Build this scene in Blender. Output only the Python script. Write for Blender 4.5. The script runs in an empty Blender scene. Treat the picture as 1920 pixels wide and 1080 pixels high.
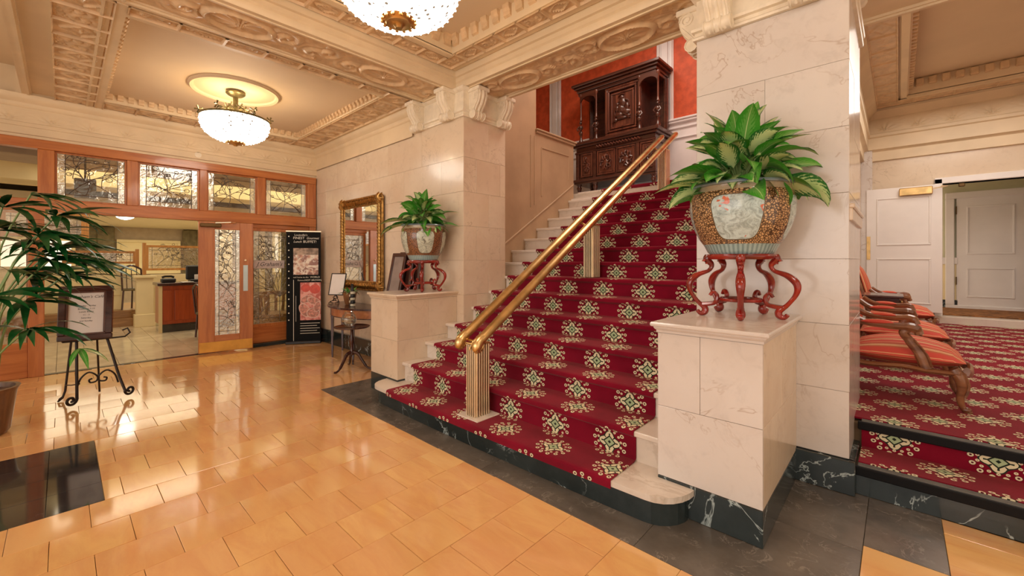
import bpy, math, random
from math import sin, cos, pi, radians, sqrt, atan2, exp, floor
from mathutils import Vector, Matrix
random.seed(7)
S = bpy.context.scene
COL = S.collection
# ------------------------------------------------------------------ camera, world, light, exposure
cam = bpy.data.cameras.new('camera'); co = bpy.data.objects.new('camera', cam); COL.objects.link(co)
co.location = (0, 0, 1.5); co.rotation_euler = (radians(90), 0, radians(42.832))
cam.sensor_width = 36; cam.lens = 36 * 781.235 / 1920; cam.shift_y = -51.85 / 1920; cam.clip_start = .05; cam.clip_end = 100
S.camera = co
S.view_settings.view_transform = 'Standard'; S.view_settings.look = 'None'
S.view_settings.exposure = 0.12; S.view_settings.gamma = 1; S.view_settings.use_curve_mapping = False
w = bpy.data.worlds.new('world'); S.world = w; w.use_nodes = True
w.node_tree.nodes['Background'].inputs[0].default_value = (1, .80, .60, 1)
w.node_tree.nodes['Background'].inputs[1].default_value = .95
def area(name, loc, rot, sx, sy, power, col):
    l = bpy.data.lights.new(name, 'AREA'); l.shape = 'RECTANGLE'; l.size = sx; l.size_y = sy; l.energy = power; l.color = col
    o = bpy.data.objects.new(name, l); COL.objects.link(o); o.location = loc; o.rotation_euler = [radians(a) for a in rot]; return o
WARM = (1, .74, .46)
area('lobby_window_light', (-1.6, -4.3, 2.2), (82, 0, -4), 6.0, 2.8, 110, (1, .96, .95))
area('stair_hall_light', (-2.6, 5.6, 5.9), (0, 0, 0), 2.6, 1.8, 90, (1, .86, .72))
area('side_room_light', (.9, 7.6, 4.2), (0, 0, 0), 1.6, 4.5, 95, (1, .90, .80))
area('corridor_light', (1.2, 12.4, 4.0), (0, 0, 0), 2.5, 1.2, 60, (1, .97, .88))
area('dining_light_front', (-10.8, 2.4, 3.3), (0, 0, 0), 3.0, 5.0, 120, (1, .86, .62))
area('dining_light_rear', (-16.5, 2.0, 2.62), (0, 0, 0), 5.0, 5.0, 130, (1, .88, .62))

def proj(p):
    th = radians(42.832); x, y, z = p
    d = -sin(th) * x + cos(th) * y
    if d < .1: return None
    return 960 + 781.2 * (cos(th) * x + sin(th) * y) / d, 488.15 - 781.2 * (z - 1.5) / d, d
# ------------------------------------------------------------------ materials
MATS = {}
class NT:
    def __init__(s, name):
        s.m = bpy.data.materials.new(name); s.m.use_nodes = True; s.t = s.m.node_tree; s.n = s.t.nodes
        s.b = s.n['Principled BSDF']; s.L = s.t.links.new; s._c = None
    def node(s, ty, **k):
        n = s.n.new(ty)
        for a, v in k.items(): setattr(n, a, v)
        return n
    def put(s, sock, v):
        if isinstance(v, (int, float)): sock.default_value = v
        elif isinstance(v, (tuple, list)): sock.default_value = tuple(v) + ((1,) if len(v) == 3 and len(sock.default_value) == 4 else ())
        else: s.L(v, sock)
    def ma(s, op, a, b=0, c=0):
        n = s.node('ShaderNodeMath', operation=op)
        for i, v in enumerate((a, b, c)): s.put(n.inputs[i], v)
        return n.outputs[0]
    def mix(s, f, a, b, mode='MIX'):
        n = s.node('ShaderNodeMix', data_type='RGBA', blend_type=mode); s.put(n.inputs[0], f); s.put(n.inputs[6], a); s.put(n.inputs[7], b)
        return n.outputs[2]
    def obj(s, scale=(1, 1, 1), uv=False):
        tc = s.node('ShaderNodeTexCoord'); mp = s.node('ShaderNodeMapping'); mp.inputs['Scale'].default_value = scale
        s.L(tc.outputs['UV' if uv else 'Object'], mp.inputs[0])
        oi = s.node('ShaderNodeObjectInfo'); cx = s.node('ShaderNodeCombineXYZ')
        for i, k in enumerate((37., 17., 53.)): s.L(s.ma('MULTIPLY', oi.outputs['Random'], k), cx.inputs[i])
        s.rnd = oi.outputs['Random']
        if not uv: s.L(cx.outputs[0], mp.inputs['Location'])
        return mp.outputs[0]
    def noise(s, vec, scale, detail=3, rough=.5, dist=0):
        n = s.node('ShaderNodeTexNoise'); s.L(vec, n.inputs['Vector']); n.inputs['Scale'].default_value = scale
        n.inputs['Detail'].default_value = detail; n.inputs['Roughness'].default_value = rough; n.inputs['Distortion'].default_value = dist
        return n.outputs['Fac']
    def step(s, x, lo, hi):
        n = s.node('ShaderNodeMapRange', interpolation_type='SMOOTHSTEP'); s.put(n.inputs[0], x); n.inputs[1].default_value = lo; n.inputs[2].default_value = hi
        return n.outputs[0]
    def bump(s, h, strength=.3, dist=.01):
        n = s.node('ShaderNodeBump'); n.inputs['Strength'].default_value = strength; n.inputs['Distance'].default_value = dist
        s.L(h, n.inputs['Height']); s.L(n.outputs[0], s.b.inputs['Normal'])
    def fin(s, col, rough=.5, metal=0, coat=0, spec=.5):
        s.put(s.b.inputs['Base Color'], col); s.put(s.b.inputs['Roughness'], rough); s.b.inputs['Metallic'].default_value = metal
        s.b.inputs['Coat Weight'].default_value = coat; s.b.inputs['Coat Roughness'].default_value = .08
        s.b.inputs['Specular IOR Level'].default_value = spec
        MATS[s.m.name] = s.m; return s.m
def plain(name, col, rough=.5, metal=0, var=.12, scale=6, bump=0, bs=40, coat=0, rnd=0, spec=.5, stretch=(1, 1, 1)):
    t = NT(name); v = t.obj(stretch); f = t.noise(v, scale, 4)
    c2 = tuple(c * (1 - var * 2.2) for c in col); c = t.mix(t.step(f, .3, .7), col, c2)
    if rnd: c = t.mix(t.ma('MULTIPLY', t.rnd, rnd), c, tuple(x * .5 for x in col))
    if bump: t.bump(t.noise(v, bs, 3), bump, .004)
    return t.fin(c, rough, metal, coat, spec)
def marble(name, base, dark, vein, vs=3.0, vw=.012, rough=.25, cloud=1.6, rnd=.35, vamt=.7, coat=.2, mott=.35):
    t = NT(name); v = t.obj()
    c = t.mix(t.step(t.noise(v, cloud, 5, .6), .35, .68), base, dark)
    c = t.mix(t.ma('MULTIPLY', t.rnd, rnd), c, dark)
    c = t.mix(t.ma('MULTIPLY', t.step(t.noise(v, cloud * 6, 4, .7, .5), .50, .72), mott), c, tuple(x * .78 for x in dark))
    a = t.ma('ABSOLUTE', t.ma('SUBTRACT', t.noise(v, vs, 5, .6, .8), .5))
    k = t.ma('MULTIPLY', t.ma('SUBTRACT', 1, t.step(a, 0, vw)), t.step(t.noise(v, vs * .7, 2), .46, .62))
    c = t.mix(t.ma('MULTIPLY', k, vamt), c, vein)
    return t.fin(c, rough, 0, coat)
def wood(name, c1, c2, rough=.35, scale=5, axis=2, coat=.3, grain=14):
    t = NT(name); sc = [grain] * 3; sc[axis] = 1.2
    v = t.obj(tuple(sc)); f = t.noise(v, 1.0, 5, .65, .6)
    c = t.mix(t.step(f, .32, .68), c1, c2)
    t.bump(f, .15, .002)
    return t.fin(c, rough, 0, coat)
def emit(name, col, st):
    t = NT(name); t.put(t.b.inputs['Base Color'], col); t.put(t.b.inputs['Emission Color'], col); t.b.inputs['Emission Strength'].default_value = st
    MATS[name] = t.m; return t.m
def glassy(name, tint=(.97, .98, .97), gl=.12, rough=.05, bump=0, bs=20, rc=(1, 1, 1), fk=1.0):
    t = NT(name); v = t.obj(); n = t.n
    tr = t.node('ShaderNodeBsdfTransparent'); tr.inputs[0].default_value = (*tint, 1)
    g = t.node('ShaderNodeBsdfGlossy'); g.inputs['Roughness'].default_value = rough; g.inputs['Color'].default_value = (*rc, 1)
    fr = t.node('ShaderNodeFresnel'); fr.inputs[0].default_value = 1.45
    mx = t.node('ShaderNodeMixShader')
    t.L(t.ma('ADD', t.ma('MULTIPLY', fr.outputs[0], fk), gl), mx.inputs[0]); t.L(tr.outputs[0], mx.inputs[1]); t.L(g.outputs[0], mx.inputs[2])
    if bump:
        b = t.node('ShaderNodeBump'); b.inputs['Strength'].default_value = bump; b.inputs['Distance'].default_value = .01
        t.L(t.noise(v, bs, 3, .5, 1.), b.inputs['Height']); t.L(b.outputs[0], g.inputs['Normal']); t.L(b.outputs[0], fr.inputs['Normal'])
    t.L(mx.outputs[0], n['Material Output'].inputs[0]); MATS[name] = t.m; return t.m
def carpet_mat(name, shift=.14, rowp=.24):
    t = NT(name); tc = t.node('ShaderNodeTexCoord'); sp = t.node('ShaderNodeSeparateXYZ'); t.L(tc.outputs['UV'], sp.inputs[0])
    U, V = sp.outputs[0], sp.outputs[1]; A = t.ma
    row = A('FLOOR', A('ADD', A('DIVIDE', V, rowp), .5)); dv = A('SUBTRACT', V, A('MULTIPLY', row, rowp))
    odd = A('FLOORED_MODULO', row, 2.)
    u = A('DIVIDE', A('ADD', U, A('MULTIPLY', odd, shift)), .463)
    du = A('MULTIPLY', A('SUBTRACT', A('FRACT', A('ADD', u, .5)), .5), .463)
    x = A('DIVIDE', du, .125); y = A('DIVIDE', dv, .112)
    r = A('SQRT', A('ADD', A('MULTIPLY', x, x), A('MULTIPLY', y, y))); an = A('ARCTAN2', y, x)
    def ring(rr, n, dr, hole, ph=0.):
        a = A('SUBTRACT', A('FRACT', A('ADD', A('MULTIPLY', an, n / (2 * pi)), ph)), .5)
        a = A('MULTIPLY', a, 2 * pi * rr / n); b = A('SUBTRACT', r, rr)
        d = A('SQRT', A('ADD', A('MULTIPLY', a, a), A('MULTIPLY', b, b)))
        return A('MULTIPLY', A('LESS_THAN', d, dr), A('GREATER_THAN', d, hole))
    wool = t.noise(t.obj(), 260, 2)
    red = t.mix(t.step(t.noise(t.obj(), 2.5, 3), .3, .7), (.26, .004, .024), (.17, .002, .016))
    red = t.mix(A('MULTIPLY', wool, .35), red, (.14, .0, .01))
    cream, green, dk = (.78, .70, .46), (.42, .52, .30), (.018, .03, .02)
    c = t.mix(A('LESS_THAN', A('ABSOLUTE', A('SUBTRACT', r, .8)), .0), red, dk)
    pet = A('ADD', .52, A('MULTIPLY', .1, A('COSINE', A('MULTIPLY', an, 4.))))
    c = t.mix(A('LESS_THAN', r, A('ADD', pet, .07)), c, dk)
    c = t.mix(A('LESS_THAN', r, pet), c, cream)
    c = t.mix(A('MULTIPLY', A('GREATER_THAN', A('COSINE', A('MULTIPLY', an, 8.)), .75), A('MULTIPLY', A('LESS_THAN', r, .5), A('GREATER_THAN', r, .3))), c, dk)
    dia = A('ADD', A('ABSOLUTE', x), A('ABSOLUTE', y))
    c = t.mix(A('LESS_THAN', dia, .40), c, dk); c = t.mix(A('LESS_THAN', dia, .30), c, green); c = t.mix(A('LESS_THAN', dia, .10), c, dk)
    c = t.mix(ring(.92, 13, .135, .0, .2), c, (.10, .01, .02))
    c = t.mix(ring(.92, 13, .115, .05, .2), c, cream)
    c = t.mix(ring(.70, 14, .075, .02), c, cream)
    t.bump(wool, .5, .004)
    m = t.fin(c, .92, 0, 0, .15); t.b.inputs['Sheen Weight'].default_value = .15; t.b.inputs['Sheen Tint'].default_value = (1, .5, .45, 1); return m

CREAM = marble('cream_marble', (.79, .67, .52), (.70, .55, .40), (.45, .33, .22), 2.2, .010, .24, 1.3, .5, .6, .2)
PALE = marble('pale_marble', (.73, .675, .63), (.66, .59, .54), (.42, .30, .22), 1.7, .010, .2, 1.1, .4, .6, .3)
STEPM = marble('step_marble', (.80, .73, .66), (.70, .60, .50), (.5, .4, .3), 1.6, .03, .3, .9, .4, .5, .2)
DARKM = marble('dark_green_marble', (.012, .020, .021), (.032, .044, .045), (.50, .58, .57), 3.0, .016, .16, 2.5, .3, .9, .15, .2)
SLATE = marble('slate_floor_stone', (.080, .068, .056), (.165, .142, .118), (.36, .31, .26), 7, .02, .26, 3.0, .4, .5, .15, .5)
BLACKT = marble('black_polished_stone', (.02, .02, .022), (.035, .035, .035), (.2, .2, .2), 3, .01, .06, 3.5, .3, .4, .5)
def tile_mat():
    t = NT('tan_tile'); v = t.obj((1, 3.2, 1)); f = t.noise(v, 2.6, 6, .65, .6)
    c = t.mix(t.step(f, .25, .75), (.88, .54, .20), (.78, .40, .15))
    c = t.mix(t.step(t.noise(v, .9, 2), .5, .75), c, (.92, .62, .25))
    rr = t.ma('FRACT', t.ma('MULTIPLY', t.rnd, 7.3)); c = t.mix(t.ma('MULTIPLY', rr, .45), c, (.74, .36, .17))
    t.bump(t.noise(v, 1.6, 2), .12, .01)
    return t.fin(c, .10, 0, .5)
TAN = tile_mat()
GROUT = plain('floor_grout', (.16, .10, .05), .8)
PLASTER = plain('ceiling_plaster', (.80, .64, .43), .5, 0, .06, 2.0, .1, 60)
FLATCEIL = plain('flat_ceiling_paint', (.76, .60, .41), .7, 0, .04, 1.0, 0)
GILT = plain('glazed_ornament_plaster', (.78, .56, .34), .32, 0, .10, 9, .12, 45)
SCROLLM = plain('cream_ornament_plaster', (.88, .78, .62), .4, 0, .05, 14, .1, 60)
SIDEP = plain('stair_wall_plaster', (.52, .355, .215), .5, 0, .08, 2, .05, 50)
OAK = wood('orange_oak', (.55, .195, .055), (.40, .12, .032), .3, 5, 2)
OAKH = wood('orange_oak_rail', (.55, .195, .055), (.40, .12, .032), .3, 5, 1)
MAHOG = wood('dark_mahogany', (.075, .022, .014), (.035, .010, .008), .25, 5, 0)
CABW = wood('cabinet_wood', (.11, .034, .020), (.05, .015, .010), .28, 5, 0, .5)
CABC = wood('cabinet_carving_wood', (.20, .062, .034), (.07, .020, .013), .3, 5, 2, .5)
REDL = plain('red_lacquer', (.36, .020, .012), .18, 0, .3, 5, 0, 40, .6)
BRASS = plain('brass', (.86, .60, .27), .30, 1, .15, 8)
BRASSP = plain('pale_brass', (.95, .82, .60), .40, 1, .05, 8)
BRASSD = plain('dark_brass_groove', (.16, .09, .03), .5, .6, .1, 8)
GOLD = plain('old_gold', (.62, .34, .10), .33, .85, .25, 20, .3, 60)
IRON = plain('black_iron', (.03, .02, .016), .4, .5, .1, 9)
BLACK = plain('black_plastic', (.012, .012, .013), .35, 0, 0)
WHITEP = plain('white_paint', (.90, .86, .83), .35, 0, .03, 2)
DADO = plain('white_dado', (.82, .78, .78), .35, 0, .06, 2)
CREAMP = plain('cream_paint', (.85, .72, .42), .5, 0, .04, 2)
REDW = plain('red_damask', (.66, .11, .04), .5, 0, .12, 9, .15, 8, spec=.3)
LEAD = plain('lead_came', (.34, .31, .27), .3, .9, .2, 30)
GLASS = glassy('leaded_glass', (.97, .95, .90), .05, .08, .5, 9)
BEVEL = glassy('bevelled_glass', (.9, .9, .86), .35, .12, .6, 16)
TEXG = glassy('textured_leaded_glass', (.93, .90, .84), .22, .10, .9, 14)
CLEAR = glassy('clear_glass', (.96, .98, .97), .06, .02)
MIRROR = plain('mirror_glass', (.90, .90, .88), .03, 1, 0)
PAPER = plain('white_paper', (.83, .78, .75), .8, 0, .02)
CARPET = carpet_mat('red_medallion_carpet')
CARPETF = carpet_mat('red_medallion_carpet_flat', .2315, .24)
# ------------------------------------------------------------------ mesh helpers
class MB:
    def __init__(s): s.v = []; s.f = []; s.uv = None
    def add(s, vs, fs):
        o = len(s.v); s.v += [tuple(v) for v in vs]; s.f += [tuple(i + o for i in f) for f in fs]; return s
    def box(s, x0, x1, y0, y1, z0, z1, M=None):
        v = [(x, y, z) for z in (z0, z1) for y in (y0, y1) for x in (x0, x1)]
        if M: v = [M @ Vector(p) for p in v]
        return s.add(v, [(0, 2, 3, 1), (4, 5, 7, 6), (0, 1, 5, 4), (2, 6, 7, 3), (0, 4, 6, 2), (1, 3, 7, 5)])
    def bbox(s, x0, x1, y0, y1, z0, z1, b=.003, M=None):       # box with chamfered edges
        vs = []; c = [(x0, x1), (y0, y1), (z0, z1)]; idx = {}
        for i in (0, 1):
            for j in (0, 1):
                for k in (0, 1):
                    for a in range(3):
                        p = [c[0][i], c[1][j], c[2][k]]; sg = (i, j, k)
                        for q in range(3):
                            if q != a: p[q] += b if sg[q] == 0 else -b
                        idx[(i, j, k, a)] = len(vs); vs.append(tuple(p))
        fs = []
        for a in range(3):
            for sd in (0, 1):
                q = [t for t in range(3) if t != a]; r = []
                for (m, n) in ((0, 0), (1, 0), (1, 1), (0, 1)):
                    t = [0, 0, 0]; t[a] = sd; t[q[0]] = m; t[q[1]] = n; r.append(idx[(*t, a)])
                fs.append(tuple(r))
        for a in range(3):
            q = [t for t in range(3) if t != a]
            for m in (0, 1):
                for n in (0, 1):
                    r = []
                    for (e, ax) in ((0, q[0]), (1, q[0]), (1, q[1]), (0, q[1])):
                        t = [0, 0, 0]; t[a] = e; t[q[0]] = m; t[q[1]] = n; r.append(idx[(*t, ax)])
                    fs.append(tuple(r))
        for i in (0, 1):
            for j in (0, 1):
                for k in (0, 1): fs.append(tuple(idx[(i, j, k, a)] for a in range(3)))
        if M: vs = [M @ Vector(p) for p in vs]
        return s.add(vs, fs)
    def lathe(s, prof, seg=24, c=(0, 0, 0), M=None, sx=1, sy=1):
        vs = []
        for r, z in prof:
            for i in range(seg):
                a = 2 * pi * i / seg; vs.append((c[0] + r * sx * cos(a), c[1] + r * sy * sin(a), c[2] + z))
        fs = [(k * seg + i, k * seg + (i + 1) % seg, (k + 1) * seg + (i + 1) % seg, (k + 1) * seg + i) for k in range(len(prof) - 1) for i in range(seg)]
        if prof[0][0] > 1e-4: fs.append(tuple(range(seg - 1, -1, -1)))
        if prof[-1][0] > 1e-4: fs.append(tuple((len(prof) - 1) * seg + i for i in range(seg)))
        if M: vs = [M @ Vector(p) for p in vs]
        return s.add(vs, fs)
    def tube(s, pts, r, seg=8, closed=False, flat=1.0, up=None):
        P = [Vector(p) for p in pts]; n = len(P)
        R = r if isinstance(r, (list, tuple)) else [r] * n
        T = []
        for i in range(n):
            a = P[(i - 1) % n] if (closed or i > 0) else P[i]; b = P[(i + 1) % n] if (closed or i < n - 1) else P[i]
            T.append((b - a).normalized())
        u = Vector(up) if up else (Vector((0, 0, 1)) if abs(T[0].z) < .9 else Vector((1, 0, 0)))
        N = (u - T[0] * u.dot(T[0])).normalized(); vs = []
        for i in range(n):
            if i:
                if up: N = (u - T[i] * u.dot(T[i]))
                else: N = N - T[i] * N.dot(T[i])
                N.normalize()
            B = T[i].cross(N)
            for k in range(seg):
                a = 2 * pi * k / seg; vs.append(P[i] + N * (cos(a) * R[i]) + B * (sin(a) * R[i] * flat))
        m = n if closed else n - 1
        fs = [(i * seg + k, i * seg + (k + 1) % seg, ((i + 1) % n) * seg + (k + 1) % seg, ((i + 1) % n) * seg + k) for i in range(m) for k in range(seg)]
        if not closed: fs += [tuple(range(seg - 1, -1, -1)), tuple((n - 1) * seg + k for k in range(seg))]
        return s.add(vs, fs)
    def prism(s, poly, z0, z1, M=None):
        n = len(poly); vs = [(x, y, z0) for x, y in poly] + [(x, y, z1) for x, y in poly]
        if M: vs = [M @ Vector(p) for p in vs]
        return s.add(vs, [tuple(range(n - 1, -1, -1)), tuple(range(n, 2 * n))] + [(i, (i + 1) % n, n + (i + 1) % n, n + i) for i in range(n)])
    def ball(s, c, r, seg=12, rings=8, sc=(1, 1, 1)):
        return s.lathe([(max(r * sin(pi * k / rings), 1e-5) , -r * cos(pi * k / rings) * sc[2]) for k in range(rings + 1)], seg, c, None, sc[0], sc[1])
    def sweep(s, prof, path, closed=False):                     # profile (out, up) swept along an xy path, out = right-hand normal
        n = len(path); vs = []; m = len(prof)
        for i in range(n):
            p = Vector(path[i])
            a = Vector(path[(i - 1) % n]) if (closed or i > 0) else None; b = Vector(path[(i + 1) % n]) if (closed or i < n - 1) else None
            d1 = (p - a).normalized() if a is not None else None; d2 = (b - p).normalized() if b is not None else None
            if d1 is None: d1 = d2
            if d2 is None: d2 = d1
            n1 = Vector((d1.y, -d1.x)); n2 = Vector((d2.y, -d2.x)); nn = (n1 + n2).normalized(); k = 1 / max(nn.dot(n1), .3)
            for o, z in prof: vs.append((p.x + nn.x * o * k, p.y + nn.y * o * k, z))
        q = n if closed else n - 1
        fs = [(i * m + k, i * m + k + 1, ((i + 1) % n) * m + k + 1, ((i + 1) % n) * m + k) for i in range(q) for k in range(m - 1)]
        return s.add(vs, fs)
    def relief(s, O, U, V, Nn, L, W, h, nu, nv):
        O, U, V, Nn = Vector(O), Vector(U), Vector(V), Vector(Nn); vs = []
        for j in range(nv + 1):
            for i in range(nu + 1):
                a = L * i / nu; b = W * j / nv; vs.append(O + U * a + V * b + Nn * h(a, b))
        return s.add(vs, [(j * (nu + 1) + i, j * (nu + 1) + i + 1, (j + 1) * (nu + 1) + i + 1, (j + 1) * (nu + 1) + i) for j in range(nv) for i in range(nu)])
    def build(s, name, mt, parent=None, smooth=False, kind=None, world=False, uv=None, recalc=False):
        me = bpy.data.meshes.new(name)
        vs = s.v
        if world and parent is not None: q = parent.location; vs = [(a - q.x, b - q.y, c - q.z) for a, b, c in vs]
        me.from_pydata(vs, [], s.f)
        if uv:
            l = me.uv_layers.new(name='UVMap')
            for i, lp in enumerate(me.loops): l.data[i].uv = uv[lp.vertex_index]
        if recalc:
            import bmesh
            b = bmesh.new(); b.from_mesh(me); bmesh.ops.recalc_face_normals(b, faces=b.faces); b.to_mesh(me); b.free()
        if smooth:
            me.polygons.foreach_set('use_smooth', [True] * len(me.polygons)); me.set_sharp_from_angle(angle=radians(42))
        me.materials.append(mt); me.update()
        o = bpy.data.objects.new(name, me); COL.objects.link(o)
        if parent is not None: o.parent = parent
        if kind: o['kind'] = kind
        return o
def tag(o, label, cat, group=None):
    o['label'] = label; o['category'] = cat
    if group: o['group'] = group
    return o
def thing(name, label, cat, loc=(0, 0, 0), rz=0, group=None):
    o = bpy.data.objects.new(name, None); COL.objects.link(o); o.location = loc; o.rotation_euler = (0, 0, rz); o.empty_display_size = .1
    return tag(o, label, cat, group)
def struct(name, mb, mt, parent=None, smooth=False, **k):
    return mb.build(name, mt, parent, smooth, None if parent is not None else 'structure', **k)
def sempty(name):
    o = bpy.data.objects.new(name, None); COL.objects.link(o); o['kind'] = 'structure'; return o
def text(body, size, mt, M, parent, name='lettering', shear=0, al='CENTER', ext=.0008, sx=1.0):
    cu = bpy.data.curves.new('lettering', 'FONT'); cu.body = body; cu.size = size; cu.align_x = al; cu.align_y = 'CENTER'; cu.extrude = ext; cu.shear = shear
    cu.resolution_u = 2
    o = bpy.data.objects.new('tmp', cu); COL.objects.link(o); bpy.context.view_layer.update()
    me = bpy.data.meshes.new_from_object(o.evaluated_get(bpy.context.evaluated_depsgraph_get())); bpy.data.objects.remove(o)
    me.transform(M @ Matrix.Diagonal((sx, 1, 1, 1))); me.materials.clear(); me.materials.append(mt); r = bpy.data.objects.new(name, me); COL.objects.link(r); r.parent = parent
    return r
def curve(pts, n=6):                                             # catmull-rom
    P = [Vector(p) for p in pts]; out = []
    for i in range(len(P) - 1):
        a, b, c, d = P[max(i - 1, 0)], P[i], P[i + 1], P[min(i + 2, len(P) - 1)]
        for k in range(n):
            t = k / n; out.append(.5 * ((2 * b) + (c - a) * t + (2 * a - 5 * b + 4 * c - d) * t * t + (3 * b - a - 3 * c + d) * t ** 3))
    return out + [P[-1]]
def dup(root):
    r = root.copy(); COL.objects.link(r)
    for ch in root.children:
        c = ch.copy(); COL.objects.link(c); c.parent = r
        for g in ch.children:
            d = g.copy(); COL.objects.link(d); d.parent = c
    return r
def frame4(mb, u0, u1, v0, v1, w, place, d0, d1, b=.003):
    """four bars of a rectangular frame; place(u0,u1,v0,v1,d0,d1,mb)"""
    place(mb, u0, u1, v1 - w, v1, d0, d1); place(mb, u0, u1, v0, v0 + w, d0, d1)
    place(mb, u0, u0 + w, v0 + w, v1 - w, d0, d1); place(mb, u1 - w, u1, v0 + w, v1 - w, d0, d1)

# ------------------------------------------------------------------ lobby floor
fl = struct('floor', MB().box(-8.16, 3.2, -4.5, 3.56, -.08, -.014), GROUT)
PX, PY = .319, .3185
cells = []
def fields():
    for k in range(-20, 26):
        x0 = -2.05 - PX * k; x1 = x0 + PX
        if x1 > 3.2 or x0 < -8.16: 
            if x0 < -8.16 + -PX or x1 > 3.5: continue
        xa, xb = max(x0, -8.16), min(x1, 3.2)
        if xb - xa < .03: continue
        xm = (xa + xb) / 2
        if xm < -4.92: ys = [(-3.2, 3.28)]
        elif xm < -3.645: ys = [(.18, 2.04)]
        elif xm < -.15: ys = [(-3.2, 2.04)]
        elif xm < .19: ys = [(-3.2, 2.87)]
        else: ys = [(-3.2, 3.47)]
        ph = .27 if (k % 2) == 0 else .27 - PY / 2
        for (ya, yb) in ys:
            n0 = int((ya - ph) / PY) - 2
            for j in range(n0, n0 + 30):
                a, b = max(ph + PY * j, ya), min(ph + PY * (j + 1), yb)
                if yb - b < .06: b = yb
                if a > yb - .06: continue
                if b - a > .02: yield xa, xb, a, b
allt = list(fields())
def vis(r):
    p = proj(((r[0] + r[1]) / 2, (r[2] + r[3]) / 2, 0))
    if not p or p[0] < -40 or p[0] > 1960 or p[1] > 1150: return 0
    return (r[1] - r[0]) * (r[3] - r[2]) / p[2] ** 3
allt.sort(key=vis, reverse=True)
def tile(mb, r, g=.0011):
    t = [random.uniform(-.0011, .0011) for _ in range(2)]; x0, x1, y0, y1 = r; x0 += g; x1 -= g; y0 += g; y1 -= g
    zs = [t[0] + t[1], -t[0] + t[1], -t[0] - t[1], t[0] - t[1]]; e = .0015; zt = -.001
    mb.add([(x0, y0, -.02), (x1, y0, -.02), (x1, y1, -.02), (x0, y1, -.02),
            (x0, y0, zt + zs[0] - e), (x1, y0, zt + zs[1] - e), (x1, y1, zt + zs[2] - e), (x0, y1, zt + zs[3] - e),
            (x0 + e, y0 + e, zt + zs[0]), (x1 - e, y0 + e, zt + zs[1]), (x1 - e, y1 - e, zt + zs[2]), (x0 + e, y1 - e, zt + zs[3])],
           [(8, 9, 10, 11)] + [(i, (i + 1) % 4, 4 + (i + 1) % 4, 4 + i) for i in range(4)] + [(4 + i, 4 + (i + 1) % 4, 8 + (i + 1) % 4, 8 + i) for i in range(4)])
for r in allt[:296]:
    m = MB(); tile(m, r); struct('floor_tile', m, TAN, fl)
m = MB()
for r in allt[296:]: tile(m, r)
o = m.build('floor_tiles_rest', TAN, fl); o['kind'] = 'stuff'
for (x0, x1, y0, y1) in [(-4.92, -3.4, 2.04, 3.3), (-3.4, -2.2, 2.04, 3.3), (-2.2, -1.02, 2.04, 3.3), (-1.02, -.136, 2.04, 2.8), (-1.02, -.136, 2.8, 3.475), (-.136, .183, 2.87, 3.475)]:
    struct('border_slab', MB().bbox(x0 + .001, x1 - .001, y0 + .001, y1 - .001, -.03, 0, .0015), SLATE, fl)
for i in range(4):
    for j in range(8):
        x0 = -4.92 + i * .319; y1 = .18 - j * .25
        struct('inset_tile', MB().bbox(x0 + .001, x0 + .318, y1 - .249, y1 - .001, -.03, random.uniform(-.0012, 0), .0015), BLACKT, fl)
# ------------------------------------------------------------------ slab walls
def slabs(parent, axis, at, sgn, a0, a1, z0, z1, ch, wd, mt, th=.02, off=0, proud=.0):
    """marble slabs on a plane; axis 'y': plane y=at with outward -y when sgn<0; axis 'x': plane x=at"""
    z = z0; row = 0
    while z < z1 - .02:
        zt = min(z + ch, z1)
        if z1 - zt < .12: zt = z1
        a = a0 - (wd * .5 if (row + off) % 2 else 0)
        while a < a1 - .01:
            b0, b1 = max(a, a0), min(a + wd, a1); a += wd
            if b1 - b0 < .04: continue
            q = .0008; d = random.uniform(0, .0015)
            lo, hi = (at, at + sgn * (th + d)); lo, hi = min(lo, hi), max(lo, hi)
            m = MB()
            if axis == 'y': m.bbox(b0 + q, b1 - q, lo, hi, z + q, zt - q, .0015)
            else: m.bbox(lo, hi, b0 + q, b1 - q, z + q, zt - q, .0015)
            struct('marble_slab', m, mt, parent)
        z = zt; row += 1
wl = struct('wall_left', MB().box(-8.3, -3.88, 3.32, 4.03, 0, 3.9), CREAM)
slabs(wl, 'y', 3.32, -1, -8.16, -3.86, .24, 3.26, .42, .86, CREAM)
slabs(wl, 'x', -3.88, 1, 3.302, 4.03, .24, 3.26, .42, .42, CREAM)
bl = struct('baseboard_left', MB().bbox(-8.1, -4.57, 3.26, 3.30, 0, .24, .004), DARKM)
wr = struct('wall_pillar', MB().box(-1.16, -.252, 3.46, 4.44, 0, 3.9), PALE)
slabs(wr, 'y', 3.46, -1, -1.18, -.232, .22, 3.24, .43, .95, PALE)
slabs(wr, 'x', -.252, 1, 3.442, 4.45, .22, 3.9, .43, .8, PALE)
slabs(wr, 'x', -1.16, -1, 3.442, 4.45, .22, 3.24, .43, .8, CREAM)
struct('baseboard_pillar', MB().bbox(-.52, -.20, 3.41, 3.46, 0, .215, .004).bbox(-.25, -.20, 3.44, 4.45, 0, .215, .004), DARKM)
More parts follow.
